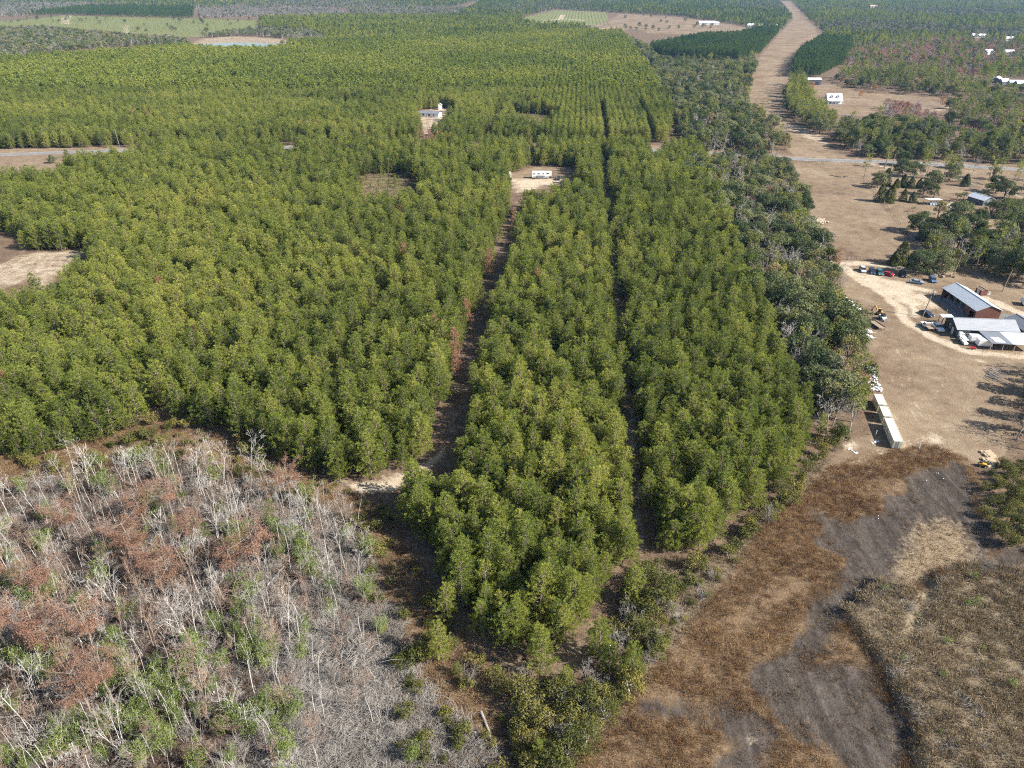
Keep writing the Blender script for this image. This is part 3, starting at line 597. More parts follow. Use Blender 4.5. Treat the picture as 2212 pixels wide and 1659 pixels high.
def greenstem(seed, h=6.5, stems=5):
    """clump of pale stems with leaves along them"""
    rng = np.random.default_rng(seed); T = MB(); C = MB()
    for s in range(stems):
        a = rng.uniform(0, 2 * PI); L = h * rng.uniform(.6, 1.05); n = 6; p = np.array([math.cos(a) * .5 * rng.random(), math.sin(a) * .5 * rng.random(), 0]); d = np.array([math.cos(a) * .16, math.sin(a) * .16, 1]); path = [p]
        for i in range(n): d = d + rng.normal(0, .06, 3); d /= np.linalg.norm(d); path.append(path[-1] + d * L / n)
        path = np.array(path); T.tube(path, np.linspace(.075, .02, n + 1), 4)
        for i in range(11):
            f = rng.uniform(.28, 1); x = f * n; j = min(int(x), n - 1); q = path[j] + (path[j + 1] - path[j]) * (x - j); e = rng.normal(size=3); e[2] = abs(e[2]) * .5 + .1; e /= np.linalg.norm(e); tip = q + e * rng.uniform(.4, 1.1)
            T.tube([q, tip], [.02, .008], 3); k = 24; P = tip + jig(rng, k, .27); C.cards(P, jig(rng, k, 1) + [0, 0, .8], rng.uniform(.14, .3, k), .7, 0, rng)
    return T, C
def cypress(seed, h=12.5, R=3.6):
    """straight swamp tree with a flat rusty feathery top"""
    rng = np.random.default_rng(seed); T = MB(); C = MB(); zt = np.linspace(0, h * .9, 8); b = np.c_[np.cumsum(rng.normal(0, .1, 8)), np.cumsum(rng.normal(0, .1, 8)), zt]; b[0, :2] = 0
    T.tube(b, [.42, .27, .23, .21, .18, .15, .12, .07], 8); P = []
    for i in range(30):
        f = rng.uniform(.52, 1.0); z = h * .9 * f; c = np.array([np.interp(z, zt, b[:, 0]), np.interp(z, zt, b[:, 1]), z]); a = rng.uniform(0, 2 * PI); L = R * rng.uniform(.45, 1.1) * (1.1 if f > .66 else .6)
        d = np.array([math.cos(a), math.sin(a), rng.uniform(.05, .4)]); m = c + d * L * .55; tip = c + d * L + [0, 0, .25]; T.tube([c, m, tip], [.06, .04, .015], 4)
        for k in range(4):
            e = m + (tip - m) * rng.random() + rng.normal(0, .4, 3); T.tube([m, e], [.025, .01], 3); P.append(e)
        P += [tip, (m + tip) / 2]
    P = np.array(P); k = 26; PP = np.repeat(P, k, 0) + jig(rng, len(P) * k, .36) * [1, 1, .6]
    C.blades(PP, jig(rng, len(PP), 1) * [1, 1, .5], rng.uniform(.16, .42, len(PP)), rng.uniform(.05, .11, len(PP)), 0, rng); return T, C
def shrub(seed, h=2.0, R=1.4, n=620, leaf=.24):
    rng = np.random.default_rng(seed); T = MB(); C = MB(); cs = []
    for i in range(7):
        a = rng.uniform(0, 2 * PI); rr = R * .6 * rng.random() ** .5; c = np.array([math.cos(a) * rr, math.sin(a) * rr, h * rng.uniform(.45, .85)]); cs.append(c); T.tube([[c[0] * .2, c[1] * .2, -.05], c * [.6, .6, .5], c], [.05, .03, .012], 4)
    for c in cs:
        k = n // 7; d = rng.normal(size=(k, 3)); d /= np.linalg.norm(d, axis=1)[:, None]; P = c + d * R * .45 * rng.uniform(.4, 1.1, k)[:, None] * [1, 1, h / R * .55]; P[:, 2] = np.maximum(P[:, 2], .05)
        C.cards(P, d + jig(rng, k, .7), rng.uniform(.6, 1.3, k) * leaf, .75, 0, rng)
    return T, C
def tuft(seed, n=34, h=.8, w=.05, spread=.55, R=.35):
    rng = np.random.default_rng(seed); C = MB(); P = np.c_[rng.normal(0, R, (n, 2)), np.full(n, -.03)]; D = np.c_[P[:, :2] * spread / R * .5, np.ones(n)] + jig(rng, n, .28); D[:, 2] = np.abs(D[:, 2])
    C.blades(P, D, rng.uniform(.55, 1.15, n) * h, rng.uniform(.7, 1.3, n) * w, 0, rng); return C
def brush(seed, n=46, L=1.9, r=.022, R=.7):
    """low tangle of arching dead stems"""
    rng = np.random.default_rng(seed); C = MB()
    th = rng.uniform(0, 2 * PI)
    for i in range(n):
        a = th + rng.normal(0, 1.1); p = np.array([rng.normal(0, R), rng.normal(0, R), 0]); l = L * rng.uniform(.4, 1.1); d = np.array([math.cos(a), math.sin(a), 0]); hh = l * rng.uniform(.15, .6)
        C.tube([p, p + d * l * .3 + [0, 0, hh], p + d * l * .75 + [0, 0, hh * 1.05], p + d * l + [0, 0, hh * .55]] + jig(rng, 4, .05), [r, r * .9, r * .6, r * .3], 3)
    return C
def palm(seed, h=3.2):
    rng = np.random.default_rng(seed); T = MB(); C = MB(); T.tube([[0, 0, 0], [.05, 0, h * .5], [0, .05, h]], [.2, .17, .16], 8)
    for i in range(26):
        a = i * 2.4; e = rng.uniform(-.35, 1.0); d = np.array([math.cos(a), math.sin(a), e]); d /= np.linalg.norm(d); m = np.array([0, 0, h]) + d * .9; k = 12; f = np.linspace(-1, 1, k); side = np.cross(d, [0, 0, 1.]); side /= np.linalg.norm(side)
        C.tube([[0, 0, h], m], [.03, .02], 3); C.blades(np.repeat(m[None], k, 0), d[None] * 1 + side[None] * f[:, None] * 1.1 - np.array([0, 0, .15]), .95, .1, 0, rng)
    return T, C
class Kind:
    """the variants of one plant, as (trunk mesh, crown mesh) and as one whole mesh for masses"""
    def __init__(s, name, gens, tm, cm, lod=None):
        s.name = name; s.parts = []; s.whole = []; s.tm = tm; s.cm = cm
        for T, C in gens: s.parts.append((T.mesh(name + '_trunk', [tm]), C.mesh(name + '_crown', [cm])))
        for T, C in (lod or gens):
            W = MB()
            for V, F, mi, S in [(v, f, 0, s_) for v, f, s_ in zip(*rebase(T))] + [(v, f, 1, s_) for v, f, s_ in zip(*rebase(C))]: W.add(V, F, mi, bool(S[0]))
            s.whole.append(W.mesh(name + '_mass', [tm, cm]))
def rebase(B):
    Fs = []; off = 0
    for v, f in zip(B.V, B.F): Fs.append(np.asarray(f) - off); off += len(v)
    return B.V, Fs, B.S
def scatter(name, meshes, P, z, rot, scl, idx, label):
    """a mass nobody could count: one object whose geometry nodes set the meshes on its points"""
    n = len(P); me = bpy.data.meshes.new(name); me.vertices.add(n); me.vertices.foreach_set('co', np.c_[P, z].astype(np.float32).ravel())
    a = me.attributes.new('rot', 'FLOAT_VECTOR', 'POINT'); a.data.foreach_set('vector', np.asarray(rot, np.float32).ravel())
    a = me.attributes.new('scl', 'FLOAT_VECTOR', 'POINT'); a.data.foreach_set('vector', np.asarray(scl, np.float32).ravel())
    a = me.attributes.new('idx', 'INT', 'POINT'); a.data.foreach_set('value', np.asarray(idx, np.int32))
    o = bpy.data.objects.new(name, me); COL.objects.link(o); tag(o, label, kind='stuff')
    nt = bpy.data.node_groups.new(name + '_nodes', 'GeometryNodeTree'); nt.interface.new_socket('Geometry', in_out='INPUT', socket_type='NodeSocketGeometry'); nt.interface.new_socket('Geometry', in_out='OUTPUT', socket_type='NodeSocketGeometry')
    gi = nt.nodes.new('NodeGroupInput'); go = nt.nodes.new('NodeGroupOutput'); ip = nt.nodes.new('GeometryNodeInstanceOnPoints'); jn = nt.nodes.new('GeometryNodeJoinGeometry')
    for k, ms in reversed(list(enumerate(meshes))):
        src = bpy.data.objects.new(name + '_source', ms); oi = nt.nodes.new('GeometryNodeObjectInfo'); oi.inputs['Object'].default_value = src
        gi_ = nt.nodes.new('GeometryNodeGeometryToInstance'); nt.links.new(oi.outputs['Geometry'], gi_.inputs[0]); nt.links.new(gi_.outputs[0], jn.inputs[0])
    def nat(k, t):
        q = nt.nodes.new('GeometryNodeInputNamedAttribute'); q.data_type = t; q.inputs['Name'].default_value = k; return q.outputs['Attribute']
    e = nt.nodes.new('FunctionNodeEulerToRotation'); nt.links.new(nat('rot', 'FLOAT_VECTOR'), e.inputs[0])
    nt.links.new(gi.outputs[0], ip.inputs['Points']); nt.links.new(jn.outputs[0], ip.inputs['Instance']); ip.inputs['Pick Instance'].default_value = True
    nt.links.new(nat('idx', 'INT'), ip.inputs['Instance Index']); nt.links.new(e.outputs[0], ip.inputs['Rotation']); nt.links.new(nat('scl', 'FLOAT_VECTOR'), ip.inputs['Scale'])
    nt.links.new(ip.outputs[0], go.inputs[0]); md = o.modifiers.new('scatter', 'NODES'); md.node_group = nt; return o
def ranrot(n, tilt=.05): return np.c_[RNG.normal(0, tilt, n), RNG.normal(0, tilt, n), RNG.uniform(0, 2 * PI, n)]
def ranscl(n, lo, hi, vz=.08):
    s = RNG.uniform(lo, hi, n); return np.c_[s, s, s * RNG.uniform(1 - vz, 1 + vz, n)]

K = {}
K['pine'] = Kind('pine', [pine(i, 8.6 + .75 * (i % 5), 2.62 + .22 * (i % 3), 1.0) for i in range(12)], M['bark'], M['pine'])
K['pinefar'] = Kind('far_pine', [pine(30 + i, 11.0, 2.3, 1.8, 1) for i in range(5)], M['bark'], M['pinefar'])
K['pinefar'].parts = []
K['tallpine'] = Kind('tall_pine', [tallpine(50 + i, 14 + i, 3.3) for i in range(5)], M['bark'], M['pine'])
K['rustpine'] = Kind('rust_pine', [pine(70 + i, 10.5, 1.9, 2.5, 0, .8) for i in range(3)], M['bark'], M['rustpine'])
K['oak'] = Kind('oak', [broad(90 + i, 8.5 + i % 3, 4.6 + .5 * (i % 3), n=4600, leaf=.46) for i in range(5)], M['bark'], M['oak'])
K['hard'] = Kind('hard', [broad(110 + i, 8.5 + i % 3, 3.2 + .5 * (i % 2), 11, .42, 1900, .8, .34) for i in range(5)], M['bark'], M['hard'])
K['oakfar'] = Kind('oakfar', [broad(130 + i, 9, 4.6, 9, 1.0, 420, .7) for i in range(4)], M['bark'], M['oak'])
K['hardfar'] = Kind('hardfar', [broad(140 + i, 9, 3.6, 8, .9, 330, .8) for i in range(4)], M['bark'], M['hard'])
K['red'] = Kind('red', [broad(150 + i, 8, 3.0, 9, .36, 1000, .8, .34) for i in range(3)], M['greybark'], M['redleaf'])
K['redfar'] = Kind('redfar', [broad(155 + i, 8, 3.4, 8, .8, 260, .8) for i in range(3)], M['greybark'], M['redleaf'])
K['greywood'] = Kind('greywood', [bare(160 + i, 9, 3, .6, (12, 5, 5), .16, start=.22, twigw=.03) for i in range(4)], M['greybark'], M['greybark'])
K['greyfar'] = Kind('greyfar', [broad(170 + i, 9, 3.4, 8, .75, 230, .85) for i in range(3)], M['greybark'], M['greyleaf'])
K['cedar'] = Kind('cedar', [cedar(180 + i, 6.5 + i, 2.5 + .3 * i) for i in range(3)], M['bark'], M['cedar'])
K['palm'] = Kind('palm', [palm(190 + i) for i in range(2)], M['bark'], M['oak'])
K['snag'] = Kind('snag', [bare(200 + i, 10.0, 3, .42, (9, 4, 4), .072, .25, .06, start=.42, twigw=.013) for i in range(6)] + [bare(210 + i, 8.5, 3, .42, (7, 4, 4), .08, .1, .08, 3, start=.4, twigw=.013) for i in range(3)], M['palebark'], M['palebark'])
K['pole_snag'] = Kind('pole_snag', [bare(220 + i, 8, 2, .4, (5, 3, 2), .062, .7, .05, start=.45, twigw=.012) for i in range(5)], M['palebark'], M['greybark'])
K['bushsnag'] = Kind('bushsnag', [bare(230 + i, 5.5, 3, .6, (8, 5, 3), .05, .0, .12, 4, start=.15, twigw=.010) for i in range(4)], M['greybark'], M['greybark'])
K['tansnag'] = Kind('tansnag', [bare(234 + i, 7.5, 3, .55, (12, 6, 4), .09, .0, .06, 1, start=.4, twigw=.012) for i in range(4)], M['bark'], stdmat('tan_twigs', (.36, .26, .19), (.26, .17, .125), .8, .9, randomize=.9))
K['cypress'] = Kind('cypress', [cypress(240 + i, 11 + i, 3.2 + .3 * i) for i in range(4)], M['bark'], M['cypleaf'])
K['green'] = Kind('green', [greenstem(250 + i, 5.5 + .5 * i, 4 + i) for i in range(5)], M['palebark'], M['bright'])
K['shrub'] = Kind('shrub', [shrub(260 + i, 2.0 + .3 * i, 1.4 + .2 * i) for i in range(4)], M['bark'], M['shrub'])
SEDGE = [tuft(300 + i, 60, .85, .045, .6, .5).mesh('sedge_tuft', [M['sedge']]) for i in range(4)]
STRAW = [tuft(310 + i, 26, .45, .06, .9, .4).mesh('straw_tuft', [M['straw']]) for i in range(3)]
SCRUB = [tuft(320 + i, 40, .7, .07, .9, .45).mesh('scrub_tuft', [M['scrub']]) for i in range(4)]
BRUSH = [brush(330 + i).mesh('brush_tangle', [M['twig']]) for i in range(4)]
LITTER = [brush(340 + i, 30, 1.2, .025, .6).mesh('litter_tangle', [M['leaflitter']]) for i in range(3)]

# ------------------------------------------------------------------ where the plants stand
def grid(poly, sx, sy, jit, rows=False, keep=1.0):
    lo = poly.min(0); hi = poly.max(0)
    if rows:
        s, t = rowco(np.array([[lo[0], lo[1]], [lo[0], hi[1]], [hi[0], lo[1]], [hi[0], hi[1]]]))
        a, b = np.meshgrid(np.arange(np.floor(s.min() / sx) * sx, s.max(), sx), np.arange(t.min(), t.max(), sy)); a = a.ravel(); b = b.ravel()
        b = b + RNG.normal(0, jit * sy, len(b)); a = a + RNG.normal(0, jit * .55 * sx, len(a)); P = fromrow(a, b)
    else:
        a, b = np.meshgrid(np.arange(lo[0], hi[0], sx), np.arange(lo[1], hi[1], sy)); b = b + 0.; b[:, 1::2] += sy / 2; P = np.c_[a.ravel(), b.ravel()] + RNG.normal(0, 1, (a.size, 2)) * [sx * jit, sy * jit]
    P = P[inside(P, poly)]; P = P[inview(P)]
    if keep < 1: P = P[RNG.random(len(P)) < keep]
    return P
HWP = HW
BLOCK = []                         # polygons nothing grows in
def clear(P, road=7.5, polys=()):
    k = segdist(P, HWP) > road
    for q in polys: k &= ~inside(P, q)
    return P[k]
def trackless(P):
    s, t = rowco(P); k = np.ones(len(P), bool)
    for c, w, t0, t1 in TRACKS: k &= ~((np.abs(s - c + RNG.normal(0, .7, len(P))) < w / 2) & (t > t0) & (t < t1))
    d = np.min(np.linalg.norm(P[:, None] - SMALLGAPS[None], axis=2) / np.maximum(3.0, SMALLGAPS[None, :, 1] * .016), axis=1); return P[k & (d > 1)]
CL = [A[k] for k in CLEAR]
BARE = [A[k] for k in ('rv', 'rvsand', 'mobile', 'brushy', 'brushy2', 'bare', 'bare2', 'roadside', 'roadgap4', 'roadgap', 'roadgap2', 'roadgap3', 'trackmouth')]
FARBARE = [A[k] for k in ('pond', 'beach', 'field', 'lightfield', 'young')]

# pines in rows
PN = unhide(trackless(clear(grid(A['pine'], 3.15, 2.35, .36, True, .95), 8, CL)), BARE, 9)
PB = unhide(trackless(clear(grid(A['pineB'], 4.0, 2.3, .14, True, .965), 9, CL)), BARE + FARBARE, 7)
bs, bt = rowco(PB); PB = PB + RNG.normal(0, 1, PB.shape) * np.clip((-50 - bs) / 130, 0, 1)[:, None] * 1.1
far = PB[:, 1] > 700; PB1 = PB[~far]; PB2 = PB[far]
def individuals(kind, P, n, name, labeler, group, cat, lo=.85, hi=1.15, tilt=.04, trunk='trunk', crown='crown', vz=.08):
    """the n nearest of P as things (trunk, crown); returns the rest"""
    if len(P) == 0: return P
    d = np.hypot(np.hypot(P[:, 0], P[:, 1]), CAMH); iv = inview(P, 60, 150)
    order = np.argsort(np.where(iv, d, d + 1e6)); take = order[:n]; take = take[iv[take]]
    protos = []
    for tmesh, cmesh in K[kind].parts:
        r = thing(name, '', cat); obj(trunk, tmesh, r); obj(crown, cmesh, r); protos.append(r)
    zz = raise_(P[take]); used = set()
    for j, i in enumerate(take):
        v = RNG.integers(len(protos)); s = RNG.uniform(lo, hi); lab = labeler(P[i]); gr = group(P[i]) if callable(group) else group
        args = ((P[i, 0], P[i, 1], zz[j] - .05), (RNG.normal(0, tilt), RNG.normal(0, tilt), RNG.uniform(0, 2 * PI)), (s, s, s * RNG.uniform(1 - vz, 1 + vz)))
        if v not in used:
            r = protos[v]; r.location, r.rotation_euler, r.scale = args; r['label'] = lab; r['group'] = gr; used.add(v)
        else: dup(protos[v], *args, lab, gr)
    for v, r in enumerate(protos):
        if v not in used:
            for ch in list(r.children): bpy.data.objects.remove(ch)
            bpy.data.objects.remove(r)
    m = np.ones(len(P), bool); m[take] = False; return P[m]
def mass(name, kind, P, label, lo=.85, hi=1.15, tilt=.04, vz=.08, z=None):
    if len(P): scatter(name, K[kind].whole, P, raise_(P) - .05 if z is None else z, ranrot(len(P), tilt), ranscl(len(P), lo, hi, vz), RNG.integers(len(K[kind].whole), size=len(P)), label)
# rust-brown dead pines among the green ones
RP = PX([(655, 295), (688, 298), (670, 290), (325, 270), (292, 272), (700, 170), (905, 305), (915, 318), (928, 320), (936, 326), (944, 318), (950, 326), (925, 328), (960, 325), (972, 328), (1260, 285), (1275, 288), (1415, 238),
         (340, 605), (385, 645), (358, 662), (706, 505), (868, 490), (874, 582), (1025, 575), (1058, 602), (942, 760), (985, 820), (1012, 715), (1160, 640), (1220, 900), (30, 880), (435, 765), (650, 455), (255, 690), (1110, 500), (1540, 685), (1800, 590), (985, 780)])
rp = RP[(RP[:, 1] > 50)]
def drop_near(P, Q, r): return P[np.min(np.linalg.norm(P[:, None] - Q[None], axis=2), axis=1) > r] if len(P) and len(Q) else P
PN = drop_near(PN, rp, 1.6); PB1 = drop_near(PB1, rp, 1.6)
def pine_block(p):
    s, t = p[0] * CH - p[1] * SH, p[0] * SH + p[1] * CH
    return 0 if s < -28 else (1 if s < 16.8 else 2)
PLAB = ['green plantation pine in the block left of the sunlit track, by the dead swamp', 'green plantation pine in the middle block between the two shaded tracks', 'green plantation pine in the right block beside the rusty marsh']
PGRP = ['pines in the left planted block', 'pines in the middle planted block', 'pines in the right planted block']
PNr = individuals('pine', PN, 300, 'pine_tree', lambda p: PLAB[pine_block(p)], lambda p: PGRP[pine_block(p)], 'pine tree', .64, 1.2, .07)
mass('pine_plantation_foliage', 'pine', PNr, 'densely planted young green pines this side of the road', .62, 1.22, .07)
mass('roadside_plantation_foliage', 'pine', PB1, 'planted green pines just beyond the asphalt road', .80, 1.08)
PB2 = PB2[RNG.random(len(PB2)) < .80 + .14 * np.sin(PB2[:, 0] / 47 + 2 * np.sin(PB2[:, 1] / 83)) * np.sin(PB2[:, 1] / 61)]
mass('far_plantation_foliage', 'pinefar', PB2, 'planted pines in rows stretching to the far pond', .7, 1.2)
def rlab(p):
    return 'rust brown dead pine standing among green plantation pines beyond the road' if p[1] > 460 else 'rust brown dead pine standing among green plantation pines this side of the road'
individuals('rustpine', rp, 60, 'dead_pine', rlab, lambda p: 'dead pines beyond the road' if p[1] > 460 else 'dead pines this side of the road', 'dead pine', .85, 1.1)

# woods: broadleaf, tall pines, grey bare trees, red ones
pools = {k: [] for k in ('oak', 'hard', 'tallpine', 'greywood', 'red', 'cedar')}
fpools = {k: [] for k in ('oakfar', 'hardfar', 'pinefar', 'greyfar', 'redfar', 'pinedk')}
def wood(P, mix, dst):
    ks = list(mix); pr = np.array([mix[k] for k in ks]); c = RNG.choice(len(ks), size=len(P), p=pr / pr.sum())
    for i, k in enumerate(ks): dst[k].append(P[c == i])
SOL = [A[k] for k in ('row', 'lawn')]
BUILD = [PX([(900, 900), (2400, 900), (2400, 1500), (900, 1400)], z6), np.array([(138, 188), (172, 188), (172, 242), (138, 242)], float), np.array([(170, 288), (181, 288), (181, 299), (170, 299)], float), np.array([(203, 340), (240, 340), (240, 357), (203, 357)], float), np.array([(130, 240), (160, 240), (160, 265), (130, 265)], float), np.array([(228, 300), (262, 300), (262, 360), (228, 360)], float)]
wood(unhide(clear(grid(A['woods2'], 4.6, 4.6, .3), 8, [A['row'], A['yard']]), [A['row'], A['yard'], PX([(545, 150), (620, 330), (720, 330), (640, 150)], z5), PX([(600, 330), (720, 330), (830, 700), (740, 700)], z5)], 6), {'oak': .32, 'hard': .30, 'tallpine': .06, 'greywood': .29, 'red': .09}, pools)
wood(unhide(clear(grid(A['woods'], 6.0, 6.0, .3), 8, [A['row']]), [A['row'], A['pineC']], 7), {'oak': .36, 'hard': .3, 'tallpine': .07, 'greywood': .24, 'red': .03}, pools)
wood(unhide(clear(grid(A['eastA'], 6.6, 6.6, .3), 10, SOL + [PX([(1580, 790), (1660, 780), (1950, 860), (1930, 930), (1700, 880)], z3)]), SOL, 7), {'oak': .24, 'hard': .31, 'tallpine': .22, 'greywood': .23}, pools)
wood(unhide(clear(grid(A['eastB'], 7.5, 7.5, .3, keep=.85), 9, [A['lawn']]), [A['lawn'], PX([(1995, 505), (2212, 540), (2212, 575), (2000, 560)], z3)], 8), {'tallpine': .55, 'oak': .2, 'hard': .15, 'greywood': .06, 'red': .04}, pools)
wood(grid(A['pineE'], 5.0, 5.0, .3), {'tallpine': .9, 'oak': .1}, pools)
wood(grid(PX([(1300, 700), (1480, 700), (1640, 800), (1500, 810), (1330, 790)], z3), 5, 5, .3), {'red': .7, 'greywood': .3}, pools)
wood(grid(PX([(1840, 830), (1960, 860), (2080, 740), (2200, 700), (2100, 900), (1950, 930)], z3), 6, 6, .3), {'red': .75, 'greywood': .25}, pools)
# homes on the right: named trees first, then loose ones
EX = {'oak': PX([(1085, 855), (640, 372), (1400, 925), (1600, 900), (1500, 760), (1720, 760), (1840, 690), (1960, 690), (2080, 690), (1125, 440), (1210, 375), (870, 255), (1020, 250), (1410, 290), (2100, 880), (1300, 1290), (1050, 1310), (1750, 1150), (2000, 480), (1900, 420), (2150, 900), (2180, 1050), (1470, 160), (900, 130)], z7),
      'cedar': PX([(740, 525), (700, 340), (830, 365), (910, 360), (900, 508), (1005, 528), (985, 372), (1070, 372), (800, 1205), (870, 1190), (1000, 1200), (1570, 350), (660, 520)], z7),
      'tallpine': PX([(480, 270), (1330, 270), (1395, 285), (1120, 230), (1090, 220), (1160, 240), (1960, 1040), (1880, 1100), (2010, 1250), (1850, 1000), (1950, 330), (2080, 360), (2140, 300), (700, 150), (1830, 300), (2180, 420)], z7),
      'greywood': PX([(1580, 440), (1300, 1110), (1420, 1080), (1500, 1160), (1250, 200), (1650, 240), (1720, 180), (1560, 1230), (1210, 240), (1620, 1250), (1370, 960)], z7), 'hard': PX([(1640, 1140), (1700, 1060), (1780, 1240), (1230, 480), (1280, 700), (1180, 1160), (1240, 1200), (1810, 470), (1720, 930)], z7), 'red': []}
PASTVIS = PX([(480, 100), (900, 60), (1050, 250), (1300, 270), (1550, 300), (1560, 350), (1480, 380), (1440, 520), (1440, 600), (1250, 590), (1100, 680), (700, 720)], z4)
EX['greywood'] = np.concatenate([EX['greywood'], PX([(1690, 735), (1715, 750), (1735, 775), (1700, 765), (1755, 800), (1760, 830), (1640, 640), (1560, 420), (1600, 380), (1725, 820), (1790, 900)])])
used_pts = np.concatenate([v for v in EX.values() if len(v)])
loose = drop_near(clear(grid(PX([(2080, 370), (2500, 385), (2500, 640), (2180, 600), (2120, 540), (2080, 470), (2060, 400)]), 10, 10, .35, keep=.45), 9, BUILD + [A['row']]), used_pts, 6); loose = unhide(loose, [PASTVIS], 8)
wood(loose, {'oak': .42, 'tallpine': .26, 'hard': .15, 'greywood': .12, 'cedar': .05}, pools)
wood(unhide(drop_near(grid(PX([(1100, 700), (1250, 650), (1450, 560), (1900, 520), (2212, 480), (2400, 640), (2400, 900), (1900, 880), (1750, 820), (1480, 800), (1230, 760)], z4), 6.2, 6.2, .35, keep=.8), used_pts, 2.5), [PASTVIS], 8), {'oak': .34, 'hard': .28, 'tallpine': .16, 'greywood': .22}, pools)
edge = clear(grid(PX([(1760, 190), (1950, 180), (1950, 770), (1690, 800), (1610, 740), (1590, 580), (1680, 400)], z5), 4.6, 4.6, .3), 5)
wood(edge, {'hard': .75, 'greywood': .25}, pools)
wood(grid(PX([(1800, 40), (2212, 120), (2400, 200), (2400, 700), (2230, 640), (2170, 380), (1980, 300), (1830, 230)], z6), 6.5, 6.5, .35, keep=.7), {'oak': .3, 'hard': .35, 'tallpine': .2, 'greywood': .15}, pools)
for k in pools: pools[k] = np.concatenate([p for p in pools[k] if len(p)] + ([EX[k]] if len(EX[k]) else [])) if (len(pools[k]) or len(EX[k])) else np.zeros((0, 2))
BIG = PX([(1690, 700), (1720, 640), (1760, 660), (1660, 660)])
def wlab(adj):
    def f(p):
        if p[0] > 135 and p[1] < 460 and p[1] > 130 and p[0] - .29 * (p[1] - 270) > 139: return adj + ' near the houses on the right'
        if p[1] > 460 and p[0] > 200 + .33 * (p[1] - 460): return adj + ' by the white farmhouse beyond the road'
        if p[1] > 460: return adj + ' left of the far cleared strip'
        if p[1] < 170 and p[0] > 110: return adj + ' right of the grassy yard'
        return adj + ' between planted pines and brown pasture'
    return f
def wgrp(g_):
    def f(p): return g_ + ' ' + wlab('')(p).strip()
    return f
def pool(k, name, adj, cat, n, lo, hi, massname, masslabel, far=None):
    rest = individuals(k, pools[k], n, name, wlab(adj), wgrp(cat + 's'), cat, lo, hi, .05, vz=.12)
    mass(massname, k, rest, masslabel, lo, hi)
pool('oak', 'oak_tree', 'dark evergreen broadleaf tree', 'oak tree', 300, .75, 1.3, 'oak_foliage', 'dark evergreen oaks of the woods beyond the road')
pool('hard', 'hardwood_tree', 'olive brown leafed tree', 'hardwood tree', 300, .65, 1.2, 'hardwood_foliage', 'olive hardwood trees of the woods beyond the road')
pool('tallpine', 'tall_pine_tree', 'tall open crowned pine with bare trunk', 'tall pine', 300, .65, 1.0, 'tall_pine_foliage', 'tall pines of the woods beyond the white house')
pool('greywood', 'bare_tree', 'leafless grey tree with fine twigs', 'bare tree', 300, .7, 1.15, 'bare_tree_foliage', 'leafless grey trees of the far woods')
pool('red', 'red_leaved_tree', 'thin tree with dull red autumn leaves', 'red leaved tree', 300, .7, 1.1, 'red_foliage', 'dull red trees of the far woods')
pool('cedar', 'cedar_tree', 'dense olive green cone shaped cedar', 'cedar', 100, .7, 1.15, 'cedar_foliage', 'olive cedars')
individuals('palm', PX([(1480, 515), (1555, 505), (1520, 520)], z7), 3, 'palm_tree', lambda p: 'one of three bushy palms standing between junk pile and sheds', 'palms by the junk pile', 'palm', .9, 1.2)
individuals('palm', PX([(1010, 628)], z7), 1, 'palm_tree', lambda p: 'lone small palm on the brown pasture', 'lone palm', 'palm', .55, .6)
og = [(827, 590, 'orange autumn tree beside the dark barn'), (810, 640, 'orange autumn tree left of the white farmhouse'), (1150, 635, 'bright orange autumn tree behind the white farmhouse'), (1680, 690, 'orange autumn tree at the far end of the farmhouse lawn'), (1240, 600, 'small orange tree at the wood edge right of the farmhouse')]
K['orange'] = Kind('orange', [broad(600 + i, 7, 2.3, 7, .4, 700, .9, .2) for i in range(2)], M['greybark'], leafmat('orange_autumn_leaves', [(.0, (.30, .12, .03)), (.5, (.45, .20, .05)), (1, (.52, .28, .08))], .03))
for x, y, lb in og: individuals('orange', np.array([z3(x, y)]), 1, 'orange_tree', lambda p, lb=lb: lb, 'orange autumn trees', 'orange tree', .9, 1.3)

# the far forests, by stands
def stand(k, sp, mix, jit=.32, keep=1.0, rows=False):
    P = grid(A[k], sp, sp, jit, rows, keep); wood(P, mix, fpools); return P
fg = PX([(560, 100), (600, 106), (640, 102), (700, 96)])
P = unhide(clear(grid(A['hammock'], 8, 8, .32), 0, [A['beach']]), FARBARE, 7); wood(P, {'oakfar': .5, 'hardfar': .25, 'greyfar': .25}, fpools)
P = unhide(clear(grid(A['pondtrees'], 8, 8, .32, keep=.9), 0, [A['beach']]), [A['pond']], 7); wood(P, {'oakfar': .55, 'greyfar': .45}, fpools)
wood(PX([(425, 102), (432, 101), (468, 103), (474, 103), (500, 103), (552, 103), (560, 104), (596, 102), (604, 102), (612, 101), (625, 101)]), {'oakfar': .7, 'greyfar': .3}, fpools)
stand('young', 7.5, {'pinesm': 1}, .12, .9, True) if False else None
wood(unhide(grid(A['pineC'], 4.6, 4.6, .2, True), [A['row'], A['field']], 8), {'pinedk': 1}, fpools); stand('pineD', 4.4, {'pinedk': 1}, .2, 1, True)
stand('dkpine', 10, {'pinedk': 1}); stand('greyA', 9, {'greyfar': .9, 'oakfar': .1}); stand('greyB', 12, {'greyfar': .7, 'oakfar': .3}); stand('greyC', 9, {'greyfar': .65, 'oakfar': .2, 'hardfar': .15})
HV = [PX([(x - w_, y - 14), (x + w_, y - 14), (x + w_, y + 5), (x - w_, y + 5)], z3) for x, y, w_ in ((1975, 350, 26), (2105, 352, 30), (2030, 535, 30), (2120, 556, 60), (1920, 242, 34), (2110, 262, 22), (1235, 48, 24), (232, 98, 20))]
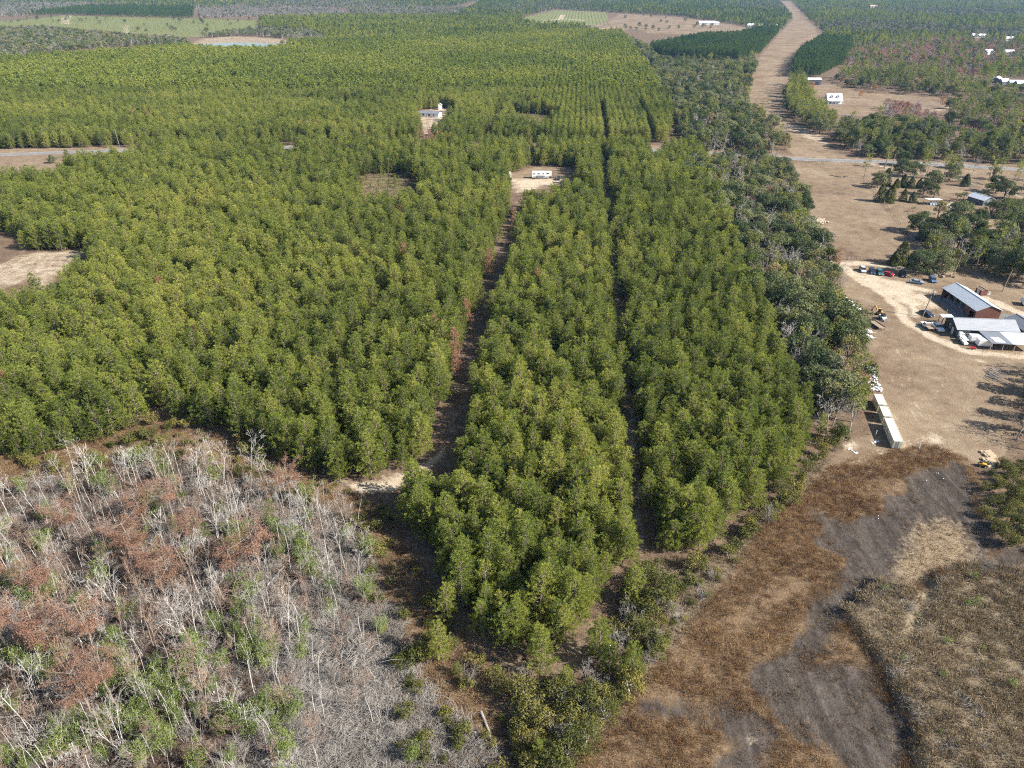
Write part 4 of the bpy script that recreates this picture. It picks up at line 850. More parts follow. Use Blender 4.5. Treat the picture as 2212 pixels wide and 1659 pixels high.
rw = unhide(clear(grid(A['redwood'], 7.5, 7.5, .33), 9, [A['row']]), HV, 8); wood(rw, {'redfar': .55, 'greyfar': .15, 'hardfar': .14, 'oakfar': .06, 'pinefar': .10}, fpools)
ec = grid(A['eastC'], 9.5, 9.5, .33); k = RNG.random(len(ec)) < np.clip(1.25 - ec[:, 1] / 6000, .5, 1)
ec = clear(ec[k], 9, [A['row'], A['pineD'], PX([(740, 290), (1090, 290), (1080, 268), (930, 262), (740, 262)], z3)]); ec = unhide(ec[segdist(ec, A['dirtroad']) > 9], [A['row']] + HV, 8)
nn = np.sin(ec[:, 0] / 130 + 2 * np.sin(ec[:, 1] / 210)) + np.sin(ec[:, 1] / 170 + 1.4 * np.sin(ec[:, 0] / 160)) + RNG.normal(0, .5, len(ec))
wood(ec[nn > .55], {'oakfar': .45, 'greyfar': .4, 'hardfar': .15}, fpools); wood(ec[nn <= .55], {'pinefar': .7, 'pinedk': .12, 'oakfar': .12, 'greyfar': .06}, fpools)
mn = unhide(clear(grid(A['midN'], 9.5, 9.5, .33), 5, [A['field'], A['lightfield'], A['row']]), FARBARE + [A['row']], 8); nn = np.sin(mn[:, 0] / 120 + np.sin(mn[:, 1] / 180)) + RNG.normal(0, .6, len(mn))
wood(mn[nn > .2], {'oakfar': .5, 'greyfar': .3, 'hardfar': .2}, fpools); wood(mn[nn <= .2], {'pinefar': .5, 'pinedk': .3, 'oakfar': .2}, fpools)
mw = unhide(clear(grid(A['midW'], 7.0, 7.0, .3), 5, [A['field'], A['lightfield'], A['young'], A['beach']]), FARBARE, 8); nn = np.sin(mw[:, 0] / 90 + 1.7 * np.sin(mw[:, 1] / 120)) + RNG.normal(0, .45, len(mw))
mw_keep = np.ones(len(mw), bool)
for q in ([(1180, 44), (1225, 41)], [(860, 48), (880, 48), (930, 47)], [(790, 62), (760, 66)], [(1265, 63), (1330, 60)]): mw_keep &= segdist(mw, PX(q)) > 16
mw = mw[mw_keep]; nn = nn[mw_keep]; wood(mw[nn > 1.0], {'oakfar': .5, 'greyfar': .3, 'hardfar': .2}, fpools); wood(mw[nn <= 1.0], {'pinefar': .85, 'pinedk': .1, 'oakfar': .05}, fpools)
fn = clear(grid(A['farN'], 13, 13, .33), 5, [A['greyB']]); nn = np.sin(fn[:, 0] / 230 + 2 * np.sin(fn[:, 1] / 260)) + RNG.normal(0, .5, len(fn)); wood(fn[nn > .2], {'greyfar': .6, 'oakfar': .4}, fpools); wood(fn[nn <= .2], {'pinefar': .6, 'pinedk': .3, 'oakfar': .1}, fpools)
wood(grid(A['young'], 26, 26, .45, keep=.10), {'oakfar': 1}, fpools); wood(grid(A['field'], 40, 40, .45, keep=.08), {'oakfar': 1}, fpools)
wood(PX([(1350, 62), (1362, 64), (1375, 66), (1395, 62), (1410, 64), (1440, 50), (1446, 62), (1465, 62), (1505, 56), (1520, 60), (1535, 62), (1500, 61), (1480, 48), (1390, 36)]), {'oakfar': 1}, fpools)
for k, nm, kd, lb, lo, hi in (('oakfar', 'far_oak_forest', 'oakfar', 'dark evergreen forest trees far off', .7, 1.2), ('hardfar', 'far_hardwood_forest', 'hardfar', 'olive hardwood forest trees far off', .7, 1.2), ('pinefar', 'far_pine_forest', 'pinefar', 'mid green pine forest far off', .8, 1.25),
                      ('greyfar', 'far_grey_forest', 'greyfar', 'leafless grey forest trees far off', .7, 1.2), ('redfar', 'far_red_forest', 'redfar', 'dull red forest trees far off', .7, 1.1)):
    q = [p for p in fpools[k] if len(p)]
    if q: mass(nm, kd, np.concatenate(q), lb, lo, hi, vz=.15)
q = np.concatenate([p for p in fpools['pinedk'] if len(p)]); K['pinedk'] = Kind('dark_far_pine', [pine(40 + i, 12.5, 2.4, 2.0, 1) for i in range(3)], M['bark'], M['pinedark']); mass('dark_pine_stand_foliage', 'pinedk', q, 'dark green planted pines beside the cleared strip far off', .85, 1.15)
for k, nm, sp in (('young', 'seedling_pine_foliage', 7.0), ('lightfield', 'young_pine_field_foliage', 8.5)): mass(nm, 'pinefar', grid(A[k], sp, sp * .8, .12, True, .85), 'rows of small young pines on a pale field far off', .10, .24)
mass('brushy_clearing_foliage', 'pinefar', np.concatenate([grid(A['brushy'], 5, 5, .4, keep=.5), grid(A['brushy2'], 6, 6, .4, keep=.4)]), 'low brush in clearings among the planted pines', .12, .4)
#@@SWAMP
HAZE = .00006; EXPO = 1.2
# ------------------------------------------------------------------ the dead swamp on the left
SN = PX([(190, 430), (120, 425), (245, 400), (380, 265), (430, 300), (480, 275), (600, 270), (665, 300), (640, 290), (855, 275), (800, 285), (1065, 205), (1000, 215), (1280, 275), (1225, 265), (1420, 635), (1500, 585), (1605, 790), (1585, 560), (930, 695), (990, 565), (1060, 560), (520, 900), (545, 845), (950, 1060), (975, 1080), (920, 1050), (600, 1580), (570, 1590), (145, 1490), (190, 1365), (1410, 1060), (1440, 1010), (1165, 1500), (40, 700), (90, 640), (20, 1340), (1700, 560), (1680, 700), (1760, 620), (1520, 500), (1380, 420), (1100, 330), (1050, 360), (1020, 420), (1130, 480), (980, 330), (700, 300), (740, 260), (340, 330), (60, 470), (10, 480), (1470, 1130), (1490, 1010)], zs)
CY = PX([(680, 690), (1275, 705), (720, 520), (850, 470), (950, 600), (300, 1165), (255, 1120), (470, 1100), (60, 1130), (480, 1450), (560, 1360), (640, 640), (200, 880), (40, 860), (340, 560), (1420, 380), (760, 760), (860, 830), (1150, 760)], zs)
GR = PX([(500, 800), (650, 950), (690, 1340), (745, 1355), (860, 1500), (1160, 1495), (1350, 1480), (1300, 1180), (1180, 1090), (1240, 1070), (1480, 1130), (960, 1140), (1090, 1170), (360, 1590), (540, 1490), (780, 1190), (830, 1275), (545, 1040), (660, 1510), (900, 1445), (1530, 770), (1610, 930), (90, 1390), (1250, 840), (845, 530), (550, 340), (1120, 530), (500, 330), (1200, 560), (900, 640), (60, 1640), (150, 1660), (1000, 1200), (1440, 1420), (1180, 930), (700, 1420), (620, 1260), (1390, 1620), (1130, 1640), (820, 1600), (30, 520), (230, 470), (1360, 560), (1420, 560), (330, 1500), (300, 1620), (440, 1560), (760, 1540), (980, 1400), (1280, 1440), (1380, 1360), (1040, 1300), (220, 1640), (520, 1640), (700, 1640), (920, 1330), (1330, 1100), (1230, 1150), (1160, 1010), (1100, 1480), (1230, 1500), (840, 1400), (780, 1460), (640, 1420), (400, 1480)], zs)
CORE = area(np.zeros((1, 2)), A['swamp'], 1)
fill = drop_near(grid(A['swamp'], 2.35, 2.35, .38), np.concatenate([SN, CY]), 1.0)
su, sv, _ = proj(fill)
wgt = np.clip(1.25 - np.clip((su - 620) / 260, 0, 1) * 1.1 - np.clip((sv - 1480) / 300, 0, .5), .06, 1); r = RNG.random(len(fill)); fill = fill[r < wgt]
rk = RNG.random(len(fill)); b1, b2, b3 = fill[rk < .17], fill[(rk >= .17) & (rk < .48)], fill[(rk >= .48) & (rk < .90)]
def slab_(p):
    u, v, _ = proj(np.array([p])); u = u[0]; v = v[0]
    return ('at the far edge of the dead swamp' if v < 1080 else 'at the near end of the dead swamp' if v > 1440 else 'by the right rim of the dead swamp' if u > 560 else 'in the heart of the dead swamp')
def swamp(k, P, n, name, adj, cat, lo, hi, tilt, vz=.1): return individuals(k, P, n, name, lambda p: adj + ' ' + slab_(p), lambda p: cat + 's ' + slab_(p), cat, lo, hi, tilt, crown='crown', vz=vz)
swamp('snag', SN, 100, 'dead_tree', 'pale leafless dead tree with forked limbs', 'dead tree', .9, 1.2, .03)
swamp('snag', b1, 120, 'small_dead_tree', 'small leafless dead tree with forked limbs', 'small dead tree', .55, .9, .03)
swamp('pole_snag', b2, 260, 'broken_snag', 'slim pale dead trunk with broken limbs', 'dead trunk', .5, 1.1, .05)
swamp('tansnag', b3[::2], 160, 'tan_twiggy_tree', 'leafless tan pink twiggy tree', 'twiggy tree', .6, 1.1, .06)
swamp('bushsnag', b3[1::2], 160, 'leafless_shrub', 'grey many stemmed leafless shrub', 'leafless shrub', .6, 1.1, .08)
cyl = ['rust orange flat topped cypress, tallest near the middle of the dead swamp', 'rust orange cypress standing alone by the dark pool, right of the swamp middle']
swamp('cypress', CY, 30, 'cypress_tree', 'rust orange feathery cypress', 'cypress', .78, 1.05, .04)
swamp('green', np.concatenate([GR, drop_near(grid(A['swamp'], 6.5, 6.5, .4, keep=.45), GR, 2)]), 150, 'green_sapling_clump', 'clump of pale stems with fresh green leaves', 'sapling', .65, 1.1, .06)
def sgrid(poly, s, keep=1.0): return grid(A[poly] if isinstance(poly, str) else poly, s, s, .45, keep=keep)
def low(name, meshes, P, label, lo, hi, tilt=.15):
    scatter(name, meshes, P, raise_(P) - .02, ranrot(len(P), tilt), ranscl(len(P), lo, hi, .25), RNG.integers(len(meshes), size=len(P)), label)
P = sgrid('swamp', 1.5); u_, v_, _ = proj(P); k = RNG.random(len(P)) < np.clip(.16 + np.clip((u_ - 380) / 330, 0, 1) * .8, 0, 1); GREYZ = PX([(620, 1330), (850, 1300), (900, 1450), (1000, 1560), (1080, 1640), (1090, 1850), (500, 1850), (560, 1560)])
P2 = sgrid(GREYZ, 1.0, .9); low('grey_brush_undergrowth', BRUSH, np.concatenate([P[k], P2]), 'tangle of dead grey brush lying over the swamp floor', .5, 1.2)
k = RNG.random(len(P)) < .75; low('rust_brush_undergrowth', LITTER, P[k] + .4, 'rusty dead twigs and litter over the swamp floor', .5, 1.3)
P = PX([(30, 1000), (70, 900), (110, 1000), (60, 1080), (20, 930), (90, 960)], zc); low('arched_brush_undergrowth', BRUSH, P, 'pale arching heap of dead brush at the swamp rim', 2.0, 2.8)
for a, b, r, lb in (((985, 1365), (1052, 1240), .32, 'thick dark log leaning across the swamp floor among green saplings'), ((1302, 775), (1385, 690), .14, 'thin pale fallen log near the lone cypress right of the swamp middle'), ((1095, 1112), (1168, 1098), .16, 'short white fallen log lying level in the swamp'), ((795, 1010), (905, 1045), .2, 'dark fallen trunk over the wet pool'), ((1500, 935), (1610, 975), .16, 'dark fallen log at the right of the swamp'), ((1045, 1180), (1042, 900), .2, 'long dark charred log pointing away from the viewer'), ((1395, 1240), (1440, 1160), .24, 'pale split log end by the grey brush'), ((540, 720), (620, 800), .15, 'pale log fallen among white dead trees')):
    pa, pb = zs(*a), zs(*b); mb = MB(); mb.tube([[pa[0], pa[1], .25], [(pa[0] + pb[0]) / 2, (pa[1] + pb[1]) / 2, .5], [pb[0], pb[1], .7]], [r, r * .85, r * .6], 8); mb.tube([[(pa[0] + pb[0]) / 2, (pa[1] + pb[1]) / 2, .5], [(pa[0] + pb[0]) / 2 + .5, (pa[1] + pb[1]) / 2 + .4, 1.1]], [r * .35, .03], 5)
    tag(obj('fallen_log', (mb, M['palebark'] if 'pale' in lb or 'white' in lb else M['logbark'])), lb, 'log', 'fallen logs')
for a, b, r, lb in (((905, 1300), (990, 1560), .26, 'grey fallen log beside the shaded hollow at the bottom'), ((560, 1470), (625, 1650), .24, 'split grey log at the bottom edge of the grey brush'), ((665, 1530), (700, 1580), .18, 'short rotten stump log near the bottom edge')):
    pa, pb = zc(*a), zc(*b); mb = MB(); mb.tube([[pa[0], pa[1], .2], [(pa[0] + pb[0]) / 2 + .2, (pa[1] + pb[1]) / 2, .3], [pb[0], pb[1], .25]], [r, r * .8, r * .5], 8); mb.tube([[(pa[0] + pb[0]) / 2 + .2, (pa[1] + pb[1]) / 2, .3], [pa[0] - .6, pb[1] + .6, .9]], [r * .4, .03], 5)
    tag(obj('fallen_log', (mb, M['greybark'])), lb, 'log', 'fallen logs')
# ------------------------------------------------------------------ sedge, straw and scrub
P = sgrid('marsh', .66); WQ = wob(wob(P, 6.5, 1.3), 2.6, .5); mv = np.maximum.reduce([area(WQ, A['mud'], 1.2), area(WQ, A['mud2'], 1.2), area(P, A['mud3'], 1.6), stroke(P, NECK, 5.0, 1.2), area(P, A['scrub'], 1.0), area(P, A['thicket'], 1)]) + RNG.normal(0, .24, len(P)) + .22 * np.sin(P[:, 0] * .31 + 2 * np.sin(P[:, 1] * .22)) * np.sin(P[:, 1] * .37); P = P[mv < .46]; ns = np.sin(P[:, 0] * .23 + 1.8 * np.sin(P[:, 1] * .17)) * np.sin(P[:, 1] * .29 + np.sin(P[:, 0] * .21)); P = P[ns + RNG.normal(0, .35, len(P)) > -.62]
P = P[segdist(P, TYRELINES[0][0]) > .8]; low('rusty_sedge_grass', SEDGE, P, 'rust and gold dead sedge over the marsh', .45, 1.0)
P = sgrid('mud2', 1.05); n_ = np.sin(P[:, 0] * .5 + np.sin(P[:, 1] * .4) * 2) * np.sin(P[:, 1] * .45); P = P[(n_ + RNG.normal(0, .5, len(P)) > .22)]; low('mud_scrub_grass', SCRUB, P, 'patches of brown scrub on the grey mud', .3, .85)
P = sgrid('mud3', 1.2); n_ = np.sin(P[:, 0] * .6 + np.sin(P[:, 1] * .4) * 2) * np.sin(P[:, 1] * .5); P = P[(n_ + RNG.normal(0, .4, len(P)) > .4)]; low('mud_sedge_grass', SEDGE, P, 'patches of rusty sedge on the near mud', .5, 1.0)
a_, b_ = np.array(z5(300, 1400)), np.array(z5(760, 1080)); d_ = (b_ - a_) / np.linalg.norm(b_ - a_); n_ = np.array([-d_[1], d_[0]]); s_, r_ = np.meshgrid(np.arange(-45, 45, .5), np.arange(-40, 40, 2.1)); P = (a_ + b_) / 2 + (s_.ravel() + RNG.normal(0, .3, s_.size))[:, None] * d_ + (r_.ravel() + RNG.normal(0, .22, s_.size))[:, None] * n_
P = P[(area(P, A['mud'], 1) > .6) & (area(P, A['straw'], 2) < .3)]; P = P[RNG.random(len(P)) < np.clip(.75 - (P[:, 0] - 70) / 70, .12, .75)]; low('furrow_weed_grass', SCRUB, P, 'small brown weeds in rows along the furrows of the grey mud', .14, .32)
P = sgrid('straw', .8); low('pale_straw_grass', STRAW, P, 'flattened pale straw beside the grey mud', .6, 1.2, .3)
P = sgrid('scrub', .62); P = P[segdist(P, DITCH) > 1.0]; P = P[(area(P, A['thicket'], 1) < .4)]; ns = np.sin(P[:, 0] * .8 + 1.6 * np.sin(P[:, 1] * .7)) * np.sin(P[:, 1] * .95 + np.sin(P[:, 0] * .5)); P = P[ns + RNG.normal(0, .35, len(P)) > -.45]; low('brown_scrub_grass', SCRUB, P, 'brown dead scrub covering the right bank of the marsh', .45, 1.35, .25)
P = sgrid('scrub', 3.0, .16); low('scrub_brush_undergrowth', BRUSH, P, 'grey twigs scattered through the brown scrub', .5, 1.0)
P = sgrid('ring', .85); low('swamp_rim_grass', SEDGE, P[::2], 'rusty dead grass along the rim of the swamp', .45, 1.1); low('swamp_rim_scrub_grass', SCRUB, P[1::2], 'brown scrub along the rim of the swamp', .5, 1.1)
P = sgrid('fringe', .8, .8); low('fringe_scrub_grass', SCRUB, P, 'dry scrub between the pines and the marsh', .5, 1.15)
P = np.concatenate([sgrid('brushy', 1.6), sgrid('brushy2', 1.8)]); low('clearing_scrub_grass', SCRUB, P, 'pale scrub in the small clearings among pines', .8, 1.6)
# shrubs
SH = np.concatenate([drop_near(grid(A['thicket'], 2.3, 2.3, .35), np.zeros((0, 2)), 1), grid(A['fringe'], 2.7, 2.7, .4, keep=.7)])
SHR = grid(A['ring'], 2.6, 2.6, .4, keep=.5)
def shlab(p):
    u, v, _ = proj(np.array([p])); return 'at the right edge of the grey mud' if u[0] > 1900 else 'in the rough fringe between pines and marsh' if u[0] > 1090 else 'on the brown rim around the dead swamp'
rest = individuals('shrub', np.concatenate([SH, SHR]), 300, 'shrub', lambda p: 'olive green leafy shrub ' + shlab(p), lambda p: 'shrubs ' + shlab(p), 'shrub', .55, 1.45, .08, trunk='stem', vz=.2)
mass('rim_shrubbery', 'shrub', rest, 'olive shrubs round the swamp and marsh', .5, 1.2)
P = grid(A['scrub'], 8, 8, .4, keep=.3); K['sprig'] = Kind('sprig', [shrub(700 + i, 1.5, .9, 150, .2) for i in range(3)], M['greybark'], M['bright']); individuals('sprig', np.concatenate([P, PX([(1400, 770), (1860, 240), (1830, 420), (1920, 700), (1660, 880), (2110, 940)], zm)]), 60, 'green_sprig', lambda p: 'small fresh green bush poking through the brown scrub', 'green bushes in the scrub', 'bush', .6, 1.2, .1, trunk='stem')
K['thick'] = Kind('thicket_tree', [broad(720 + i, 4.6 + .5 * i, 2.5 + .25 * i, 10, .3, 1500, .9, .22) for i in range(4)], M['greybark'], M['shrub'])
P = PX([(1230, 1330), (1400, 1230), (1560, 1290), (1670, 1260), (1310, 1430), (1190, 1500), (1480, 1420), (1610, 1420), (1310, 1620), (1180, 1230), (1700, 1350), (1470, 1600), (1560, 1540), (1240, 1700), (1380, 1690), (1880, 560), (1990, 700), (1900, 780), (1950, 480), (2080, 560), (1750, 1210), (1870, 1180), (2050, 640), (1980, 880)], zc)
individuals('thick', P, 40, 'thicket_tree', lambda p: 'rounded olive yellow thicket tree at the bottom between pines and marsh', 'olive thicket trees at the bottom', 'thicket tree', .75, 1.2, .06, vz=.15)
P = PX([(2180, 700), (1900, 760), (1830, 830), (1470, 1270), (1620, 1330), (1640, 1180), (1810, 870), (1390, 1500), (1190, 1080), (800, 1150), (1840, 700), (1600, 1100), (1980, 980)], zc)
individuals('bushsnag', P, 30, 'leafless_bush', lambda p: 'pale grey leafless bush in the thicket at the bottom between pines and marsh', 'leafless bushes in the thicket', 'leafless bush', .6, .9, .1)
P = grid(PX([(1390, 1205), (1600, 1200), (1700, 1090), (1790, 1000), (1640, 1165), (1560, 1270), (1420, 1440), (1330, 1300)]), 6, 6, .4, keep=.5)
individuals('bushsnag', P, 30, 'leafless_bush', lambda p: 'pale grey leafless bush in the scrub right of the near pines', 'leafless bushes beside the marsh', 'leafless bush', .5, .95, .1)
for x, y, s_, lb in ((1295, 1035, .95, 'single green pine with bare trunk at the near tip, by the clearing'), (1665, 955, .95, 'green pine with tall bare trunk right of the shaded clearing'), (1870, 1090, .8, 'bright green young pine at the bottom beside the rusty marsh'), (655, 950, .75, 'slim bright green pine standing alone left of the shaded hollow'), (690, 690, .8, 'rounded lone pine left of the near tip of the pine block'), (755, 1055, .35, 'tiny bright green pine at the bottom by grey brush'), (1730, 1020, .7, 'thin dark pine beside the leafless bush at the bottom'), (1900, 590, .85, 'green pine with visible trunk at the right of the near clearing'), (1540, 660, .75, 'short green pine at the edge of the pinkish clearing'), (1450, 1170, .55, 'dark green rounded young pine amid olive thicket at the bottom'), (1280, 1640, .5, 'bright green young pine at the very bottom edge')):
    individuals('pine', np.array([zc(x, y)]), 1, 'lone_pine_tree', lambda p, lb=lb: lb, 'lone pines at the bottom', 'pine tree', s_, s_ + .02, .03)
P = PX([(240, 660), (120, 900), (330, 200), (395, 920), (60, 1010), (255, 770)], z5); individuals('pine', P[[1]] * 0 + P[0], 1, 'lone_pine_tree', lambda p: 'small bright pine standing in front of dark oaks left of the white containers', 'lone pines', 'pine tree', .55, .6, .03)
individuals('shrub', PX([(300, 720), (340, 760), (250, 800), (200, 850), (150, 900), (100, 980), (60, 1060), (20, 1140), (330, 690)], z5), 20, 'shrub', lambda p: 'grey green shrub along the sandy edge between right pine block and marsh', 'shrubs along the marsh edge', 'shrub', 1.0, 1.6, .08, trunk='stem')
for x, y, lb in ((335, 1370 - 900 + 330, 0), ): pass
individuals('oak', PX([(330, 357 / 1.0), (115, 352)], g), 2, 'roadside_oak_tree', lambda p: 'dark round tree by the asphalt road at far left', 'roadside oaks', 'oak tree', .55, .7, .03)

# ------------------------------------------------------------------ vehicles
MP = {k: paint('paint_' + k, c) for k, c in dict(silver=(.45, .46, .47), navy=(.02, .035, .07), teal=(.05, .13, .14), red=(.42, .02, .03), blue=(.08, .14, .24), white=(.8, .8, .79), black=(.02, .02, .022), steel=(.22, .30, .40)).items()}
def wheels(t, xs, y, r=.34, w=.24):
    for x in xs:
        for s in (-1, 1):
            mb = MB(); mb.cyl((x, s * y, r), r, w, 14, 'y'); wh = part('wheel', mb, M['tyre'], t); mb = MB(); mb.cyl((x, s * (y + .02), r), r * .55, w, 10, 'y'); part('rim', mb, MP['silver'], wh)
def lamps(t, L, W, z=.68):
    for s in (-1, 1):
        mb = MB(); mb.box((L / 2 + .0, s * (W / 2 - .28), z), (.1, .34, .16)); part('headlight', mb, M['white'], t)
        mb = MB(); mb.box((-L / 2 - .0, s * (W / 2 - .2), z + .1), (.08, .22, .18)); part('tail_light', mb, MP['red'], t)
def car(label, loc, rz, col, kind='sedan', L=4.6, W=1.8):
    t = thing('parked_car', label, 'car', (*loc, .02), rz, 'parked cars'); b = MB(); h = {'sedan': 1.42, 'suv': 1.75, 'van': 1.8}[kind]; y = W / 2
    hb = .95 if kind == 'sedan' else 1.05
    b.prism([(-L / 2, .32), (L / 2 - .1, .30), (L / 2, .5), (L / 2 - .05, .72), (L * .27, hb - .04), (-L * .40, hb), (-L / 2 + .04, hb - .08)], -y, y)
    a, c, d, e = (.26, .10, -.24, -.40) if kind == 'sedan' else (.27, .13, -.40, -.47)
    b.prism([(L * c + .06, h - .06), (L * c - .2, h), (L * d + .2, h), (L * d - .05, h - .06)], -y + .16, y - .16)
    for x in (a * .45 * L - .3, -.1 * L): b.box((x, 0, (hb + h) / 2), (.09, W - .17, h - hb - .05))
    part('body', b, MP[col], t); w = MB(); w.prism([(L * a, hb - .06), (L * c, h - .04), (L * d, h - .04), (L * e, hb - .04)], -y + .11, y - .11); part('windows', w, M['glass'], t)
    wheels(t, (-L * .30, L * .31), y - .10); lamps(t, L, W); return t
def pickup(label, loc, rz, col='white', bed='black', flat=False, L=5.7, W=1.95):
    t = thing('pickup_truck', label, 'pickup truck', (*loc, .02), rz, 'parked pickup trucks'); b = MB(); y = W / 2; x0 = -L * .10 if not flat else -L * .06
    b.prism([(x0, .40), (L / 2 - .08, .38), (L / 2, .6), (L / 2 - .04, .95), (L * .24, 1.1), (x0, 1.12)], -y, y)
    b.prism([(L * .10, 1.80), (L * .06, 1.86), (x0 + .12, 1.86), (x0 + .04, 1.80)], -y + .14, y - .14); b.box((x0 + .75, 0, 1.45), (.09, W - .2, .72)); b.box((x0 + .05, 0, 1.3), (.1, W - .24, .4))
    if not flat:
        for s in (-1, 1): b.box(((x0 - L / 2) / 2, s * (y - .05), .85), (L / 2 + x0, .1, .62))
        b.box((-L / 2 + .05, 0, .85), (.1, W, .62)); f = MB(); f.box(((x0 - L / 2) / 2 + .03, 0, .62), (L / 2 + x0 - .1, W - .22, .12))
        part('bed', f, M[bed] if bed in M else MP[bed], t)
    else:
        f = MB(); f.box(((x0 - L / 2) / 2 - .05, 0, .95), (L / 2 + x0 - .1, W + .12, .12)); f.box((x0 - .12, 0, 1.4), (.08, W, .8))
        for s in (-1, 1): f.box(((x0 - L / 2) / 2 - .05, s * (y + .05), 1.08), (L / 2 + x0 - .1, .06, .16))
        part('flat_bed', f, M['rustmetal'], t)
    part('body', b, MP[col], t); w = MB(); w.prism([(L * .23, 1.07), (L * .11, 1.81), (x0 + .06, 1.81), (x0 + .02, 1.1)], -y + .1, y - .1); part('windows', w, M['glass'], t)
    wheels(t, (-L * .31, L * .31), y - .11, .40, .28); lamps(t, L, W, .82); return t
D = math.radians
def hd(f, a, c_):
    p, q = np.array(f(*a)), np.array(f(*c_)); return tuple((p + q) / 2), math.atan2(q[1] - p[1], q[0] - p[0])
car('silver minivan, leftmost in the row of cars under the pasture fence', *hd(z4, (892, 800), (912, 830)), 'silver', 'van')
car('dark navy sport utility car second from left in the row by the pasture fence', *hd(z4, (970, 812), (986, 843)), 'navy', 'suv')
car('teal and silver hatchback parked between the navy car and the red car', *hd(z4, (1028, 822), (1050, 852)), 'teal', 'suv')
car('small red car parked in the row left of the round oak', *hd(z4, (1090, 843), (1130, 853)), 'red', 'sedan', 4.0)
car('black car in the shade at the left of the round oak', *hd(z4, (1215, 838), (1238, 866)), 'black', 'suv')
car('steel blue sedan parked side on in front of the round oak', *hd(z4, (1292, 908), (1384, 918)), 'steel')
car('blue sport utility car behind the right side of the round oak', *hd(z4, (1458, 882), (1480, 910)), 'blue', 'suv')
car('navy blue sedan parked beside the wooden power pole', *hd(z6, (555, 920), (705, 995)), 'navy', 'sedan', 4.9)
pickup('white pickup with brown flat bed beside the dark green house', *hd(z6, (690, 1215), (575, 1115)), flat=True)
pickup('white pickup with its nose toward the yard nearest the dark green house', *hd(z6, (745, 1125), (865, 1240)))
pickup('white pickup parked against the dark oaks left of the excavator', *hd(z4, (772, 1118), (862, 1138)))
pickup('white work truck half hidden under the oaks behind another white pickup', *hd(z4, (725, 1062), (785, 1078)), L=5.2)
car('white car parked far off on the cleared strip', z3(578, 548), D(-8), 'white')
car('dark car parked left of the white camper among pines', z8(1430, 838), D(5), 'black')
car('dark car parked by the dark barn beyond the road', z3(800, 575), D(20), 'black')
# machines
t = thing('mini_excavator', 'yellow mini excavator with raised dark boom in the yard', 'excavator', (*z4(1035, 1166), 0), D(160))
for s in (-1, 1): b = MB(); b.prism([(-1.0, .12), (-.8, 0), (.8, 0), (1.0, .12), (1.0, .4), (.8, .52), (-.8, .52), (-1.0, .4)], s * .62 - .17, s * .62 + .17); part('track', b, M['black'], t)
b = MB(); b.prism([(-1.05, .6), (.6, .6), (.6, 1.05), (-.7, 1.25), (-1.05, 1.1)], -.7, .7); part('house', b, M['yellow'], t)
b = MB(); b.prism([(-.35, 1.1), (.6, 1.1), (.55, 2.25), (-.3, 2.3)], -.1, .68); c = part('cab', b, M['glass'], t); b = MB(); b.box((.12, .29, 2.33), (1.0, .85, .07)); part('cab_roof', b, M['yellow'], c)
b = MB(); b.tube([[.6, -.3, .95], [1.2, -.3, 2.4], [1.7, -.3, 3.0]], [.16, .19, .14], 4); part('boom', b, M['yellow'], t)
b = MB(); b.tube([[1.7, -.3, 3.0], [2.3, -.3, 1.7]], [.14, .10], 4); part('arm', b, M['black'], t)
b = MB(); b.prism([(2.2, 1.7), (2.6, 1.5), (2.5, 1.0), (2.1, 1.05)], -.6, 0); part('bucket', b, M['black'], t)
t = thing('skid_loader', 'white and black skid loader parked next to the yellow excavator', 'loader', (*z4(1062, 1205), 0), hd(z4, (1045, 1188), (1085, 1213))[1])
b = MB(); b.prism([(-1.3, .45), (1.0, .45), (1.0, .9), (.3, 1.3), (-1.3, 1.35)], -.65, .65); part('body', b, MP['white'], t); b = MB(); b.prism([(-.5, 1.2), (.6, 1.0), (.5, 2.05), (-.5, 2.1)], -.55, .55); part('cab', b, M['glass'], t)
b = MB(); b.prism([(1.3, .1), (2.1, .1), (2.0, .2), (1.45, .75)], -.85, .85); part('bucket', b, M['black'], t); b = MB()
for s in (-1, 1): b.tube([[-1.1, s * .75, 1.4], [.6, s * .75, 1.2], [1.5, s * .75, .4]], .09, 4)
part('lift_arms', b, MP['white'], t); wheels(t, (-.75, .55), .8, .42, .3)
t = thing('flat_trailer', 'long flat trailer with weathered brown deck in the yard', 'trailer', (*z4(1015, 1262), 0), hd(z4, (985, 1235), (1050, 1278))[1])
b = MB(); b.box((0, 0, .72), (5.4, 2.3, .14)); part('deck', b, M['rustmetal'], t); b = MB()
for s in (-1, 1): b.box((0, s * 1.17, .82), (5.4, .06, .3))
b.tube([[2.7, -.8, .6], [4.0, 0, .55]], .06, 4); b.tube([[2.7, .8, .6], [4.0, 0, .55]], .06, 4); b.box((-2.72, 0, 1.1), (.05, 2.2, .7)); part('frame', b, M['black'], t); wheels(t, (-.6, .35), 1.3, .36, .22)
t = thing('boat', 'small teal boat under a cover at the tree edge of the yard', 'boat', (*z4(890, 1228), 0), D(20))
b = MB(); n = 7; X = np.linspace(-1.9, 2.1, n); W_ = np.array([.75, .85, .85, .8, .62, .35, .04])
V = []; 
for x, w in zip(X, W_): V += [[x, -w, .85], [x, -w * .75, .35], [x, 0, .18], [x, w * .75, .35], [x, w, .85]]
b.add(V, [[i * 5 + j, i * 5 + j + 1, i * 5 + j + 6, i * 5 + j + 5] for i in range(n - 1) for j in range(4)]); part('hull', b, M['teal'], t)
b = MB(); V = []
for x, w in zip(X, W_): V += [[x, -w - .02, .86], [x, 0, 1.15], [x, w + .02, .86]]
